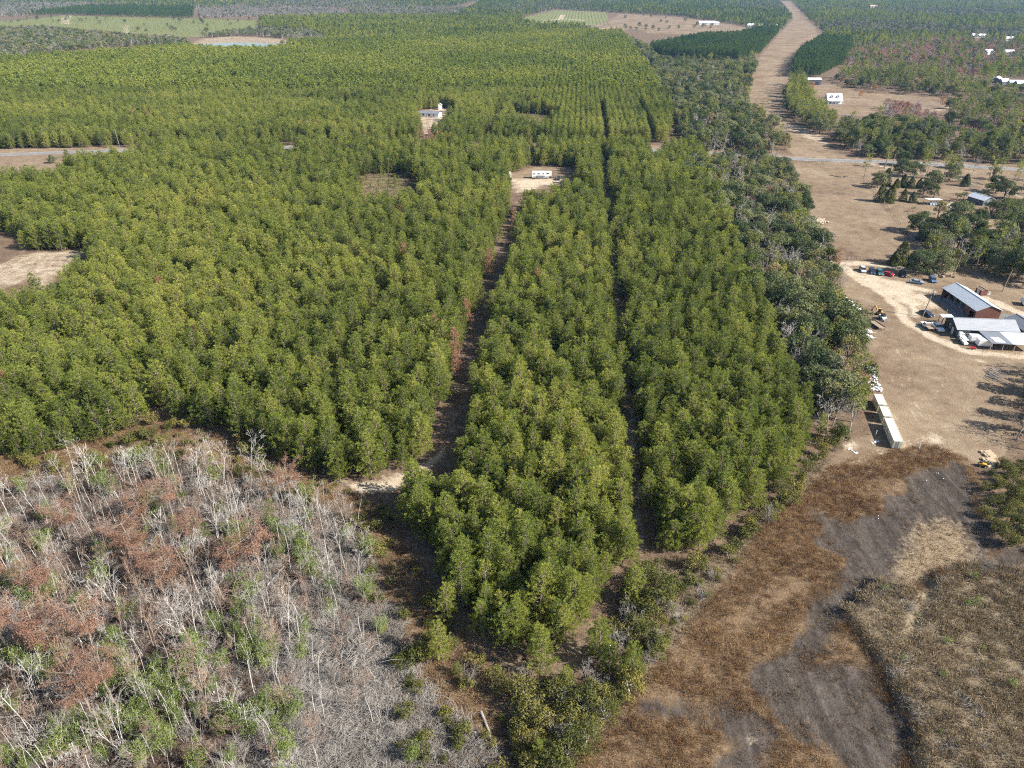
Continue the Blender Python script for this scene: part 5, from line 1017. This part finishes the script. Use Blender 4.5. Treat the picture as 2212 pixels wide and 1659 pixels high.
b.add(V, [[i * 3 + j, i * 3 + j + 1, i * 3 + j + 4, i * 3 + j + 3] for i in range(n - 1) for j in range(2)]); part('cover', b, MP['steel'], t)
for x, y, rz, lb in ((940, 1318, -10, 'small white utility trailer nearest the long flat trailer'), (945, 1362, -5, 'white utility trailer with rails at the tree edge, lower of the two'), (830, 1282, 15, 'low white frame trailer under the oaks by the teal boat')):
    t = thing('utility_trailer', lb, 'trailer', (*z4(x, y), 0), D(rz), 'white utility trailers'); b = MB(); b.box((0, 0, .6), (3.0, 1.7, .12)); part('deck', b, MP['white'], t); b = MB()
    for s in (-1, 1): b.box((0, s * .83, .85), (3.0, .05, .12)); [b.box((k_, s * .83, .75), (.06, .05, .3)) for k_ in (-1.4, 0, 1.4)]
    b.tube([[1.5, 0, .55], [2.6, 0, .5]], .05, 4); part('frame', b, MP['white'], t); b = MB(); b.prism([(-1.2, .67), (.2, .67), (.1, 1.4), (-.9, 1.5)], -.6, .6); part('load', b, M['bag'], t); wheels(t, (-.2,), .95, .3, .2)
# containers
def container(lb, p0, p1, W=2.1, Hh=2.3):
    p0 = np.array(p0); p1 = np.array(p1); c = (p0 + p1) / 2; L = np.linalg.norm(p1 - p0); rz = math.atan2(p1[1] - p0[1], p1[0] - p0[0])
    t = thing('shipping_container', lb, 'container', (*c, 0), rz, 'white containers in a row'); b = MB(); b.box((0, 0, Hh / 2 + .1), (L - .06, W, Hh - .1)); part('body', b, M['cream'], t); b = MB()
    for sx in (-1, 1):
        for sy in (-1, 1): b.box((sx * (L / 2 - .09), sy * (W / 2 - .05), Hh / 2 + .1), (.16, .16, Hh + .04))
        b.box((sx * (L / 2 - .07), 0, Hh + .07), (.12, W - .2, .1)); b.box((0, sx * (W / 2 - .03), Hh + .07), (L - .3, .1, .08))
    part('frame', b, M['creamw'], t)
    for sy in (-1, 1):
        b = MB(); b.box((L / 2 + .015, sy * W * .235, Hh / 2 + .1), (.06, W * .43, Hh - .3)); d = part('door', b, M['creamw'], t); b = MB(); b.cyl((L / 2 + .07, sy * .25, Hh / 2 + .1), .025, Hh - .4, 6); part('lock_rod', b, M['rustmetal'], d)
def off(a, k=1.15): d = np.array([-.218, -.976]); n = np.array([.976, -.218]); return np.array(a) + n * k
container('short white container, farthest of the three in the row under the trees', off((96.9, 163.2)), off((95.8, 158.0)))
container('short white container in the middle of the row of three', off((95.6, 157.0)), off((94.55, 152.3)))
container('long white container at the near end of the row of three', off((94.3, 151.4)), off((92.0, 141.2)))
# heaps
def heap(name, lb, cat, pts, z, s, mat, flat=.6, n=30, seed=1):
    rng = np.random.default_rng(seed); t = MB()
    for i in range(n):
        a = pts[rng.integers(len(pts))] + rng.normal(0, s, 2); q = rng.uniform(.15, .5) * z; t.box((a[0], a[1], q * flat * rng.uniform(.3, 1.1)), (q * rng.uniform(.8, 1.8), q * rng.uniform(.8, 1.5), q * flat), rng.uniform(0, 3))
    return tag(obj(name, (t, mat)), lb, cat)
heap('white_bag_pile', 'line of white plastic bags and scraps heaped under the oaks behind the containers', 'rubbish pile', PX([(565, 190), (575, 220), (590, 255), (605, 285), (620, 310), (635, 335), (560, 170), (615, 270)], z5), 1.7, .8, M['bag'], .7, 70, 3)
heap('scrap_pile', 'heap of brown scrap metal under trees right of the round oak', 'scrap pile', PX([(1500, 830), (1540, 840), (1580, 850), (1600, 855), (1520, 850)], z4), 2.2, 1.2, M['rustmetal'], .8, 60, 4)
heap('junk_pile', 'row of pale junk and boards beside the white roofed shelter', 'junk pile', PX([(1520, 280), (1560, 285), (1600, 275), (1650, 280), (1700, 280), (1540, 270)], z4), 1.8, 1.5, M['rock'], .6, 60, 5)
heap('rubble_pile', 'pale rubble heap at the left edge of the pasture', 'rubble pile', PX([(545, 415), (570, 405), (600, 420), (560, 425)], z4), 1.3, 1.2, M['rock'], .5, 60, 6)
heap('rubble_scatter', 'scattered white scraps on the grass below the containers', 'scrap', PX([(600, 705), (625, 700), (640, 695), (500, 775), (480, 770), (450, 740)], z5), .7, .35, M['bag'], .4, 22, 7)
heap('mud_scraps', 'white scraps lying on the grey mud flat', 'scrap', PX([(1010, 900), (1045, 940), (1060, 920), (1120, 965), (1000, 960), (655, 1222), (920, 1020)], z5), .35, .3, M['bag'], .4, 9, 8)
mb = MB(); rng = np.random.default_rng(9)
for i in range(26):
    a = np.array(z5(1400 + rng.uniform(-25, 45), 200 + rng.uniform(-20, 60))); mb.tube([[a[0], a[1], rng.uniform(.1, .7)], [a[0] + rng.uniform(.8, 2.6), a[1] - rng.uniform(1.5, 4), rng.uniform(.1, .8)]], [.10, .06], 5)
tag(obj('timber_pile', (mb, M['greybark'])), 'grey pile of old poles and branches by the trees on the right', 'timber pile')
mb = MB()
for i in range(7):
    a = np.array(z5(1395 + 14 * (i % 3) + i * 4, 775 + i * 17)); mb.box((a[0], a[1], .25 + .05 * (i % 2)), (2.6 - .2 * (i % 3), .9, .3), .2 * (i % 3) - .1); mb.box((a[0] + .3, a[1] + .1, .52), (1.9, .5, .12), .3)
tag(obj('lumber_stack', (mb, M['lumber'])), 'stacks of fresh yellow lumber beside the green thicket', 'lumber stack')
t = thing('yellow_tractor', 'small yellow garden tractor next to the lumber by the thicket', 'tractor', (*z5(1365, 868), 0), D(-20)); b = MB(); b.prism([(-.8, .4), (.9, .4), (.9, .8), (.1, .9), (-.8, .85)], -.4, .4); part('body', b, M['yellow'], t); b = MB(); b.box((-.4, 0, 1.05), (.5, .5, .4)); part('seat', b, M['black'], t); wheels(t, (-.5, .6), .5, .35, .25)
mb = MB(); mb.quad(*[(*z6(x, y), .06) for x, y in ((1335, 1480), (1420, 1480), (1415, 1520), (1370, 1512))])
t = thing('wheelbarrow', 'small red wheelbarrow on the grass by the white trailers', 'wheelbarrow', (*z6(1375, 1510), 0), D(-20)); b = MB(); b.prism([(-.6, .35), (.5, .25), (.8, .7), (-.8, .7)], -.38, .38); part('tray', b, MP['red'], t); b = MB(); b.cyl((.7, 0, .2), .2, .12, 10, 'y'); part('wheel', b, M['tyre'], t); b = MB(); [b.tube([[-1.4, s * .3, .6], [.6, s * .1, .25]], .03, 4) for s in (-1, 1)]; part('handle', b, M['black'], t)
for x, y, h_, lb in ((627, 655, 1.5, 'white marker post among scraps left of the long container'), (928, 748, 1.7, 'white marker post at the edge of the rusty sedge')):
    p_ = z5(x, y); mb = MB(); mb.cyl((0, 0, h_ / 2), .09, h_, 8); mb.cyl((0, 0, h_ + .04), .11, .08, 8, r2=.03); o = obj('marker_post', (mb, M['white']), None, (*p_, 0)); tag(o, lb, 'post', 'white marker posts')

# ------------------------------------------------------------------ buildings
def gable(name, lb, cat, loc, rz, L, W, hE, hR, wall, roof, wins=(), over=.4, walls=True, group=None, wallbox=None):
    """ridge along local y; wins: (side, along, z, w, h, kind)"""
    t = thing(name, lb, cat, (*loc, 0), rz, group); w = W / 2; l = L / 2
    if walls: b = MB(); b.prism([(-w, 0), (w, 0), (w, hE - .03), (0, hR - .05), (-w, hE - .03)], -l, l); part('wall', b, M[wall], t)
    sl = (hR - hE) / w; b = MB()
    for s in (-1, 1):
        e = [(0, -l - over, hR + .02), (s * (w + over), -l - over, hE - sl * over + .02), (s * (w + over), l + over, hE - sl * over + .02), (0, l + over, hR + .02)]
        if s < 0: e = e[::-1]
        b.slab(*e, .10)
    b.box((0, 0, hR + .03), (.35, L + 2 * over, .07)); part('roof', b, M[roof], t)
    for side, q, z, ww, hh, kd in wins:
        b = MB(); f = MB(); m = {'window': M['glass'], 'door': M['white'], 'opening_shade_panel': M['black']}[kd]  # black panel on the closed wall paints the shade inside a doorway
        if side in ('+x', '-x'):
            s = 1 if side == '+x' else -1; f.box((s * (w + .03), q, z), (.06, ww + .22, hh + .22)); b.box((s * (w + .05), q, z), (.07, ww, hh))
            if kd == 'window': mt = MB(); mt.box((s * (w + .07), q, z), (.08, .06, hh)); mt.box((s * (w + .07), q, z), (.075, ww, .06))
        else:
            s = 1 if side == '+y' else -1; f.box((q, s * (l + .03), z), (ww + .22, .06, hh + .22)); b.box((q, s * (l + .05), z), (ww, .07, hh))
            if kd == 'window': mt = MB(); mt.box((q, s * (l + .07), z), (.06, .08, hh)); mt.box((q, s * (l + .07), z), (ww, .075, .06))
        o = part(kd, b, m, t)
        if kd != 'opening_shade_panel': part('frame', f, M['white'], o)
        if kd == 'window': part('glazing_bars', mt, M['white'], o)
    return t
# open shed with red walls
SC_ = (157.0, 224.3); t = gable('equipment_shed', 'long open sided equipment shed with pale metal roof and red brown walls', 'shed', SC_, D(2), 19.6, 8.4, 3.7, 5.5, 'redwall', 'metalroof', walls=False, over=.3)
w, l = 4.2, 9.8; b = MB(); b.prism([(-w, 0), (w, 0), (w, 3.64), (0, 5.42), (-w, 3.64)], -l, -l + .15); part('front_wall', b, M['redwall'], t)
b = MB(); b.prism([(-w, 0), (w, 0), (w, 3.64), (0, 5.42), (-w, 3.64)], l - .15, l); part('back_wall', b, M['redwall'], t)
b = MB(); b.box((w - .07, 0, 1.8), (.14, 2 * l - .32, 3.6)); part('side_wall', b, M['redwally'], t)
b = MB(); b.box((-w + .07, -l + 4.6, 1.8), (.14, 3.0, 3.6)); b.box((-w + .07, -l + .55, 1.8), (.14, .8, 3.6)); b.box((-w + .07, -l + 2.0, 3.1), (.138, 2.2, 1.0)); part('bay_wall', b, M['redwally'], t)
b = MB(); b.box((0, -l + 6.15, 1.75), (2 * w - .3, .12, 3.5)); part('inner_partition', b, M['lumber'], t)
for y in (-1.2, 2.2, 5.8): b = MB(); b.box((-w + .1, y, 1.8), (.2, .2, 3.58)); part('post', b, M['wood'], t)
b = MB(); b.box((0, 0, .05), (2 * w - .34, 2 * l - .36, .08)); part('floor_slab', b, M['concrete'], t)
b = MB(); b.box((1.5, 4, .7), (3, 4, 1.2)); b.box((.5, 7.5, .9), (2.5, 2, 1.6)); o = obj('stored_machinery', (b, M['rustmetal']), None, (SC_[0], SC_[1], .1)); tag(o, 'dark machinery stored inside the open shed', 'machinery')
# dark green house with grey roof
t = gable('dark_house', 'low dark green house with long grey metal roof', 'house', (149.9, 205.4), D(-95.3), 18.2, 8.6, 3.0, 4.9, 'darkwall', 'greyroof', [('+x', -8.0, 1.15, 1.0, 2.1, 'door'), ('+x', -5.9, 1.6, 1.1, 1.2, 'window'), ('-y', -.6, 1.7, 1.0, 1.1, 'window'), ('-y', 1.6, 1.1, 1.0, 2.0, 'door')])
t = thing('porch_awning', 'small pale metal awning on posts at the back corner of the dark green house', 'awning', (142.4, 212.0, 0), D(-3)); b = MB(); b.slab((-1.9, -1.3, 2.7), (1.9, -1.3, 2.7), (1.9, 1.3, 2.95), (-1.9, 1.3, 2.95), .08); part('roof', b, M['metalroof'], t)
for x in (-1.7, 1.7):
    for y in (-1.1, 1.1): b = MB(); b.box((x, y, 1.33), (.14, .14, 2.66)); part('post', b, M['wood'], t)
t = thing('lean_to_carport', 'open carport with two toned grey metal roof leaning on the dark green house', 'carport', (0, 0, 0)); 
b = MB(); b.slab((146.0, 192.9, 2.45), (151.95, 192.2, 2.45), (152.25, 200.0, 2.92), (146.2, 200.65, 2.92), .08); part('dull_roof_panel', b, M['dkroof'], t)
b = MB(); b.slab((151.97, 192.2, 2.45), (159.6, 191.3, 2.45), (159.6, 199.35, 2.92), (152.27, 200.0, 2.92), .08); part('pale_roof_panel', b, M['metalroof'], t)
b = MB(); b.slab((147.6, 193.6, 2.56), (150.4, 193.3, 2.56), (149.9, 196.5, 2.755), (147.5, 196.75, 2.755), .05); part('white_roof_sheet', b, M['white'], t)
for x, y in ((146.2, 193.0), (149.6, 192.6), (152.9, 192.2), (156.2, 191.8), (159.3, 191.45)): b = MB(); b.box((x, y + .12, 1.18), (.16, .16, 2.36)); part('post', b, M['wood'], t)
gable('side_building', 'grey roofed outbuilding behind the right end of the dark green house', 'outbuilding', (163.4, 204.8), D(2), 9.5, 6.8, 3.3, 4.6, 'redwall', 'dkroof')
def boxtrailer(lb, loc, rz, L=4.2, W=2.1, Hh=2.2):
    t = thing('box_trailer', lb, 'trailer', (*loc, 0), rz, 'white box trailers'); b = MB(); b.box((0, 0, Hh / 2 + .3), (L, W, Hh - .3)); part('body', b, MP['white'], t); b = MB(); b.box((0, 0, Hh + .17), (L + .06, W + .06, .06)); part('roof', b, M['white'], t); b = MB(); b.box((L / 2 + .02, 0, Hh / 2 + .3), (.05, W - .3, Hh - .6)); part('door', b, M['white'], t); b = MB(); b.tube([[-L / 2, 0, .4], [-L / 2 - 1.1, 0, .4]], .06, 4); part('tow_bar', b, M['black'], t); wheels(t, (-.3, .45), W / 2 - .06, .32, .2)
boxtrailer('white box trailer behind another, tucked against the lean-to carport', (144.9, 198.6), D(-5)); boxtrailer('white box trailer in front of the other, at the near corner of the carport', (145.8, 195.9), D(-6))
for x, y, lb in ((1180, 1330, 'white utility cart farthest in its line by the house door'), (1205, 1385, 'white utility cart in the middle of its line by the house door'), (1240, 1430, 'white utility cart nearest in its line by the house door')):
    t = thing('utility_cart', lb, 'cart', (*z6(x, y), 0), D(-95), 'white utility carts'); b = MB(); b.prism([(-1.1, .3), (1.1, .3), (1.1, .75), (.7, .95), (-1.1, .85)], -.6, .6); part('body', b, MP['white'], t); b = MB(); b.box((-.1, 0, 1.75), (1.9, 1.3, .08)); part('roof', b, M['white'], t); b = MB(); [b.tube([[x_, s * .55, .8], [x_, s * .55, 1.72]], .03, 4) for x_ in (-.9, .7) for s in (-1, 1)]; part('roof_posts', b, M['black'], t); wheels(t, (-.7, .75), .55, .25, .2)
t = gable('small_red_shed', 'small red brown garden shed right of the big open shed', 'shed', (168.4, 236.9), D(8), 2.8, 2.6, 2.1, 2.6, 'redwall', 'rustmetal', [('-x', 0, 1.0, .9, 1.7, 'door')], .15)
for x, lb in ((1612, 'white plastic chair left of its twin beside the small red shed'), (1640, 'white plastic chair right of its twin beside the small red shed')):
    t = thing('garden_chair', lb, 'chair', (*z6(x, 632), 0), .4, 'white garden chairs'); b = MB(); b.box((0, 0, .45), (.6, .6, .08)); part('seat', b, M['white'], t); b = MB(); b.box((.28, 0, .8), (.07, .6, .7)); part('backrest', b, M['white'], t)
    for sx in (-1, 1):
        for sy in (-1, 1): b = MB(); b.box((sx * .24, sy * .24, .21), (.07, .07, .42)); part('leg', b, M['white'], t)
t = thing('fuel_tank', 'white horizontal tank on legs at the right edge', 'tank', (*z6(2210, 790), 0), D(70)); b = MB(); b.cyl((0, 0, 1.3), 1.05, 3.6, 18, 'x'); b.cyl((1.9, 0, 1.3), .5, .25, 14, 'x'); part('tank_shell', b, M['white'], t)
for x in (-1.1, 1.1): b = MB(); b.box((x, 0, .2), (.2, 1.6, .4)); part('leg', b, M['black'], t)
gable('grey_shed', 'grey garden shed with brown roof under the big oak at the pasture edge', 'shed', (175.9, 296.8), D(-92), 5.6, 3.6, 2.5, 3.4, 'barnwall', 'rustmetal', [('+x', -1.2, 1.1, 1.1, 1.9, 'opening_shade_panel')], .35)
t = thing('white_shelter', 'white roofed open shelter with grey boards leaning inside by the junk pile', 'shelter', (209.6, 351.6, 0), D(-4)); b = MB(); b.slab((-3.6, -2.2, 2.9), (3.6, -2.2, 2.9), (3.6, 2.2, 2.4), (-3.6, 2.2, 2.4), .09); part('roof', b, M['white'], t)
for x in (-3.3, 3.3):
    for y in (-2, 2): b = MB(); b.box((x, y, 1.15), (.15, .15, 2.3)); part('post', b, M['wood'], t)
b = MB(); [b.slab((x, -2.4, .05), (x + .9, -2.4, .05), (x + .9, -1.2, 1.9), (x, -1.2, 1.9), .08) for x in (-1.8, -.5, .8)]; part('leaning_board', b, MP['steel'], t)
gable('cottage', 'white roofed cottage among the oaks behind the junk pile', 'cottage', (z4(1870, 270)[0], z4(1870, 270)[1] + 2), D(20), 9, 7, 2.8, 4.2, 'barnwall', 'metalroof', [('-y', 0, 1.5, 1.0, 1.1, 'window')])
gable('blue_roof_house', 'pale blue roofed house at the right edge behind oaks', 'house', (z4(2230, 410)[0] + 2, z4(2230, 410)[1] + 3), D(15), 11, 8, 3, 4.6, 'barnwall', 'metalroof', [('-y', 0, 1.5, 1.2, 1.1, 'window'), ('-x', -2, 1.5, 1.2, 1.1, 'window')])
# white farmhouse beyond the road
hx, hy = 283.5, 664; t = gable('white_farmhouse', 'white farmhouse with steep white metal roof, dormers and a porch', 'farmhouse', (hx, hy + 4), D(-92), 12.5, 9.5, 3.4, 8.2, 'white', 'whiteroof', [('+y', 0, 5.2, 1.4, 1.6, 'window'), ('+x', -4, 1.6, 1.1, 1.5, 'window'), ('+x', 4, 1.6, 1.1, 1.5, 'window'), ('+x', 0, 1.2, 1.2, 2.2, 'door')], .5)
for q in (-2.6, 2.6):
    b = MB(); b.prism([(1.6, 5.2), (3.9, 5.2), (3.9, 6.4), (1.6, 6.4)], q - .8, q + .8); d = part('dormer', b, M['white'], t); b = MB(); b.box((3.93, q, 5.75), (.06, .8, .8)); part('window', b, M['glass'], d); b = MB(); [b.slab(*e, .08) for e in (((.6, q, 7.2), (4.1, q, 7.2), (4.1, q + 1.05, 6.3), (.6, q + 1.05, 6.3)), ((4.1, q, 7.2), (.6, q, 7.2), (.6, q - 1.05, 6.3), (4.1, q - 1.05, 6.3)))]; part('dormer_roof', b, M['whiteroof'], d)
b = MB(); b.slab((7.6, 6.5, 2.75), (7.6, -6.5, 2.75)[::1], (4.9, -6.5, 3.35), (4.9, 6.5, 3.35), .1); b2 = b; part('porch_roof', b, M['whiteroof'], t)
for q in (-6.2, -3.1, 0, 3.1, 6.2): b = MB(); b.box((7.3, q, 1.35), (.2, .2, 2.7)); part('porch_post', b, M['white'], t)
b = MB(); b.box((6.2, 0, .2), (2.8, 12.8, .35)); part('porch_floor', b, M['concrete'], t)
gable('dark_barn', 'long dark barn with pale blue metal roof beside the cleared strip', 'barn', (308, 790), D(-92), 19, 9, 5.0, 6.6, 'barnwall', 'metalroof', [('+x', 5.5, 1.7, 3, 3.3, 'opening_shade_panel')])
# mobile home and its tank
t = gable('mobile_home', 'white mobile home with grey roof in a clearing among planted pines', 'mobile home', (-65.5, 601.5), D(-105), 16.5, 7.6, 3.0, 4.1, 'white', 'dkroof', [('+x', -4.8, 1.8, 1.3, 1.3, 'window'), ('+x', .2, 1.8, 1.8, 1.3, 'window'), ('+x', 4.2, 1.8, .9, 1.3, 'window'), ('+x', 2.3, 1.2, 1, 2.1, 'door'), ('+y', 1, 1.8, .9, 1.2, 'window')])
gable('white_tool_shed', 'small white shed behind the mobile home among pines', 'shed', (z8(695, 85)[0], z8(695, 85)[1] + 4), D(10), 3.5, 3, 4, 4.8, 'white', 'whiteroof')
# camper
t = thing('camper_trailer', 'long white travel trailer parked in a sandy clearing among pines', 'camper', (16.6, 403.2, 0), D(-1)); b = MB(); b.prism([(-5.3, .7), (4.0, .7), (4.4, 1.6), (5.6, 1.7), (5.6, 3.5), (5.3, 3.8), (-5.2, 3.8), (-5.4, 3.6)], -1.25, 1.25); part('body', b, MP['white'], t)
b = MB(); [b.box((x, -1.27, z), (w_, .05, .55)) for x, z, w_ in ((-4.3, 2.75, 1.0), (-1.6, 2.75, 1.2), (.9, 2.75, .7), (3.4, 2.95, 1.3))]; part('windows', b, M['glass'], t); b = MB(); b.box((-.3, -1.4, 1.75), (4.2, .35, .55)); part('slide_out', b, MP['silver'], t)
b = MB(); b.box((-.2, -1.28, 1.2), (9.2, .04, .25)); part('stripe', b, MP['steel'], t); b = MB(); b.box((-2, 0, 3.95), (1.0, .9, .3)); b.box((2.4, 0, 3.95), (.6, .6, .25)); part('roof_unit', b, M['concrete'], t); wheels(t, (-1.6, -.7), 1.15, .38, .22)
for x, lb in ((1447, 'white upright pipe, left of two, beside the car near the camper'), (1460, 'white upright pipe, right of two, beside the car near the camper')):
    p_ = z8(x, 805); mb = MB(); mb.cyl((0, 0, 1.4), .25, 2.8, 10); mb.cyl((0, 0, 2.85), .3, .12, 10); tag(obj('white_pipe', (mb, M['white']), None, (*p_, 0)), lb, 'pipe', 'white pipes')
t = thing('trampoline', 'round dark trampoline right of the white camper', 'trampoline', (*z8(1975, 838), 0)); b = MB(); b.cyl((0, 0, .9), 2.0, .05, 20); part('mat', b, M['black'], t); b = MB(); [b.tube([[2 * math.cos(a), 2 * math.sin(a), 0], [2 * math.cos(a), 2 * math.sin(a), 2.4]], .04, 4) for a in np.arange(6) * PI / 3]; part('frame', b, MP['silver'], t)
# far roofs
for i, (x, y, L_, W_2, rz, rf, lb) in enumerate(((1975, 350, 16, 9, -60, 'whiteroof', 'white roofed house deep in the woods at upper right, left of a smaller pair'), (2105, 352, 14, 8, -95, 'whiteroof', 'low white roofed house at upper right near the frame edge'), (2030, 535, 13, 10, -40, 'whiteroof', 'white house left of three blue grey sheds at far right'), (2075, 548, 8, 6, -80, 'metalroof', 'first small blue grey shed right of the white house at far right'), (2140, 558, 10, 6, -95, 'metalroof', 'middle blue grey shed in the group at far right'), (2175, 562, 8, 6, -85, 'metalroof', 'last blue grey shed of the group at far right'), (1920, 242, 26, 12, -95, 'whiteroof', 'long white roof among woods far off at upper right'), (2110, 262, 16, 10, -95, 'whiteroof', 'small white roof at the far right edge of the woods'),
                                            (155, 158, 36, 14, -92, 'whiteroof', 'long white barn at the right end of the tan field far off'), (215, 160, 12, 10, -92, 'whiteroof', 'small white shed beside the long barn on the tan field'), (465, 175, 30, 14, -98, 'whiteroof', 'white barn at the far right tip of the tan field'), (582, 180, 20, 14, -80, 'whiteroof', 'white farmhouse between the tan field and the cleared strip'), (1240, 48, 34, 20, -90, 'lumber', 'tan roofed building in the hazy woods far off'), (230, 98, 26, 14, -90, 'whiteroof', 'pale building at the wood edge above the tan field'))):
    gx_, gy_ = z3(x, y); gable('far_house', lb, 'house', (gx_, gy_), D(rz), L_, W_2, 3.4, 6.0 if L_ < 30 else 7, 'barnwall' if 'blue' in lb or i == 2 else 'white', rf, [('+x', -2, 1.6, 1.4, 1.3, 'window'), ('+x', 2.5, 1.2, 1.2, 2.2, 'door')], .5, group='far houses')
for x, y, L_, lb in ((1770, 288, 16, 'low white roof at the far end of the planted rows, left of a taller shed'), (1838, 268, 11, 'tall white shed at the far end of the planted rows')):
    gx_, gy_ = z2(x, y); gable('far_house', lb, 'house', (gx_, gy_), D(-92), L_, 8, 3.4 if L_ > 12 else 7, 5 if L_ > 12 else 9, 'white', 'whiteroof', [('+x', 0, 1.3, 1.2, 2.2, 'door')], .4, group='far houses')
# ------------------------------------------------------------------ poles, fences
def pole(lb, p0, h_, lean=0.0, arm=True, can=False, mat='wood'):
    t = thing('power_pole', lb, 'power pole', (*p0, 0), 0, 'power poles'); b = MB(); b.tube([[0, 0, -.2], [lean * h_ * .5, 0, h_ * .5], [lean * h_, 0, h_]], [.17, .15, .11], 8); part('shaft', b, M[mat], t)
    if arm: b = MB(); b.box((lean * h_, 0, h_ - .5), (1.8, .12, .14)); part('cross_arm', b, M['wood'], t)
    if can: b = MB(); b.cyl((lean * h_ + .35, -.1, h_ - 1.3), .28, .9, 12); part('transformer', b, M['concrete'], t)
pole('wooden power pole standing in front of the navy sedan', (138.0, 217.8), 9.6, .11, False, True)
pole('leaning wooden power pole with white transformer by the scrap heap', z6(1060, 325), 10.5, .08, True, True); pole('thin wooden pole in the dry field right of the big open shed', z6(1855, 580), 8.5, .10, False)
pole('short dark pole at the awning of the dark green house', z6(895, 1060), 4.5, .05, False); pole('pale utility pole in front of the blue roofed house', z7(1935, 830), 9.5, .1, False)
pole('wooden pole left of its twin beside the road above the pasture', z7(705, 165), 9.5, .03, False); pole('wooden pole right of its twin beside the road above the pasture', z7(778, 168), 9, .03, False)
pole('pale power pole beside the road at far left', z1(775, 950), 11, -.02, True); pole('pale power pole beside the road farther right among pines', z1(1725, 965), 9, 0, True); pole('power pole with lamp on the driveway of the mobile home', z8(562, 300), 11, .0, True, True); pole('thin pole at the near end of the mobile home driveway', z8(468, 520), 12, 0, True)
def fence(lb, pts, n, h_=1.25, rails=(), gates=()):
    a = resample(np.array(pts), max(1.0, np.linalg.norm(np.diff(np.array(pts), axis=0), axis=1).sum() / n)); t = thing('pasture_fence', lb, 'fence', (*a[0], 0)); q = a - a[0]
    for i, p_ in enumerate(q): b = MB(); hh = h_ * random.uniform(.85, 1.15); b.box((p_[0], p_[1], hh / 2), (.16, .16, hh), random.uniform(0, 1)); part('post', b, M['wood'], t)
    b = MB()
    for z in (.4, .75, 1.1): b.tube(np.c_[q, np.full(len(q), z)], .018, 3)
    part('wire', b, M['wire'], t)
    for i in gates: b = MB(); c_ = (q[i] + q[i + 1]) / 2; dd = q[i + 1] - q[i]; [b.box((*c_, z), (np.linalg.norm(dd) * .96, .07, .09), math.atan2(dd[1], dd[0])) for z in (.35, .8, 1.2)]; part('brace_rail', b, M['wood'], t)
fence('wire fence on wooden posts crossing the pasture toward the cedars', [z4(480, 182), z4(620, 186), z4(720, 192), z4(860, 205), z4(1030, 210)], 14, 1.4, gates=(2, 5))
fence('wire fence running down the pasture past the big oak', [z4(900, 60), z4(960, 110), z4(1030, 205), z4(1070, 262), z4(1130, 340), z4(1220, 450)], 34, 1.3, gates=(16, 20, 24))
fence('wire fence with braced corner posts along the sandy drive', [z4(690, 728), z4(800, 722), z4(890, 728), z4(1000, 738), z4(1105, 748)], 12, 1.5, gates=(3, 7))
fence('wooden post fence beside the road at the top of the pasture', [z7(-60, 90), z7(60, 88), z7(150, 84)], 10, 1.5)
# ------------------------------------------------------------------ light, air, camera
el = D(36); az = (.945, -.327); s_ = Vector((az[0] * math.cos(el), az[1] * math.cos(el), math.sin(el)))
ld = bpy.data.lights.new('sun', 'SUN'); ld.energy = 5.0; ld.angle = D(.5); ld.color = (1, .95, .87); lo_ = bpy.data.objects.new('sun', ld); COL.objects.link(lo_); lo_.rotation_euler = (-s_).to_track_quat('-Z', 'Y').to_euler(); lo_.location = (0, 0, 300)
wd = bpy.data.worlds.new('World'); SC.world = wd; wd.use_nodes = True; nt = wd.node_tree; bg = nt.nodes['Background']; sk = nt.nodes.new('ShaderNodeTexSky'); sk.sky_type = 'NISHITA'; sk.sun_disc = False; sk.sun_elevation = el; sk.sun_rotation = math.atan2(az[0], az[1]); nt.links.new(sk.outputs[0], bg.inputs[0]); bg.inputs[1].default_value = .075
m, nt, o = newmat('haze_air'); v = N(nt, 'ShaderNodeVolumePrincipled', Density=HAZE, Anisotropy=.2); v.inputs['Color'].default_value = (.32, .60, 1, 1); nt.links.new(v.outputs[0], o.inputs['Volume'])
b = MB(); b.box((0, 2400, 50.5), (8700, 5100, 112)); tag(obj('haze', (b, m)), 'thin pale blue haze over the far woods', kind='stuff')
cam = bpy.data.cameras.new('camera'); cam.sensor_width = 36; cam.lens = 36 * FPX / 2212; cam.clip_end = 20000; cam.clip_start = .5; co = bpy.data.objects.new('camera', cam); COL.objects.link(co); co.location = (0, 0, CAMH); co.rotation_euler = (PI / 2 - TH, 0, 0); SC.camera = co
SC.render.engine = 'CYCLES'; cy = SC.cycles; cy.use_denoising = False; cy.filter_width = 1.15; cy.max_bounces = 4; cy.diffuse_bounces = 2; cy.glossy_bounces = 2; cy.transmission_bounces = 3; cy.volume_bounces = 0; cy.use_adaptive_sampling = True; cy.adaptive_threshold = .03; cy.sample_clamp_indirect = 4
vs = SC.view_settings; vs.view_transform = 'Standard'; vs.look = 'None'; vs.exposure = EXPO; vs.gamma = 1
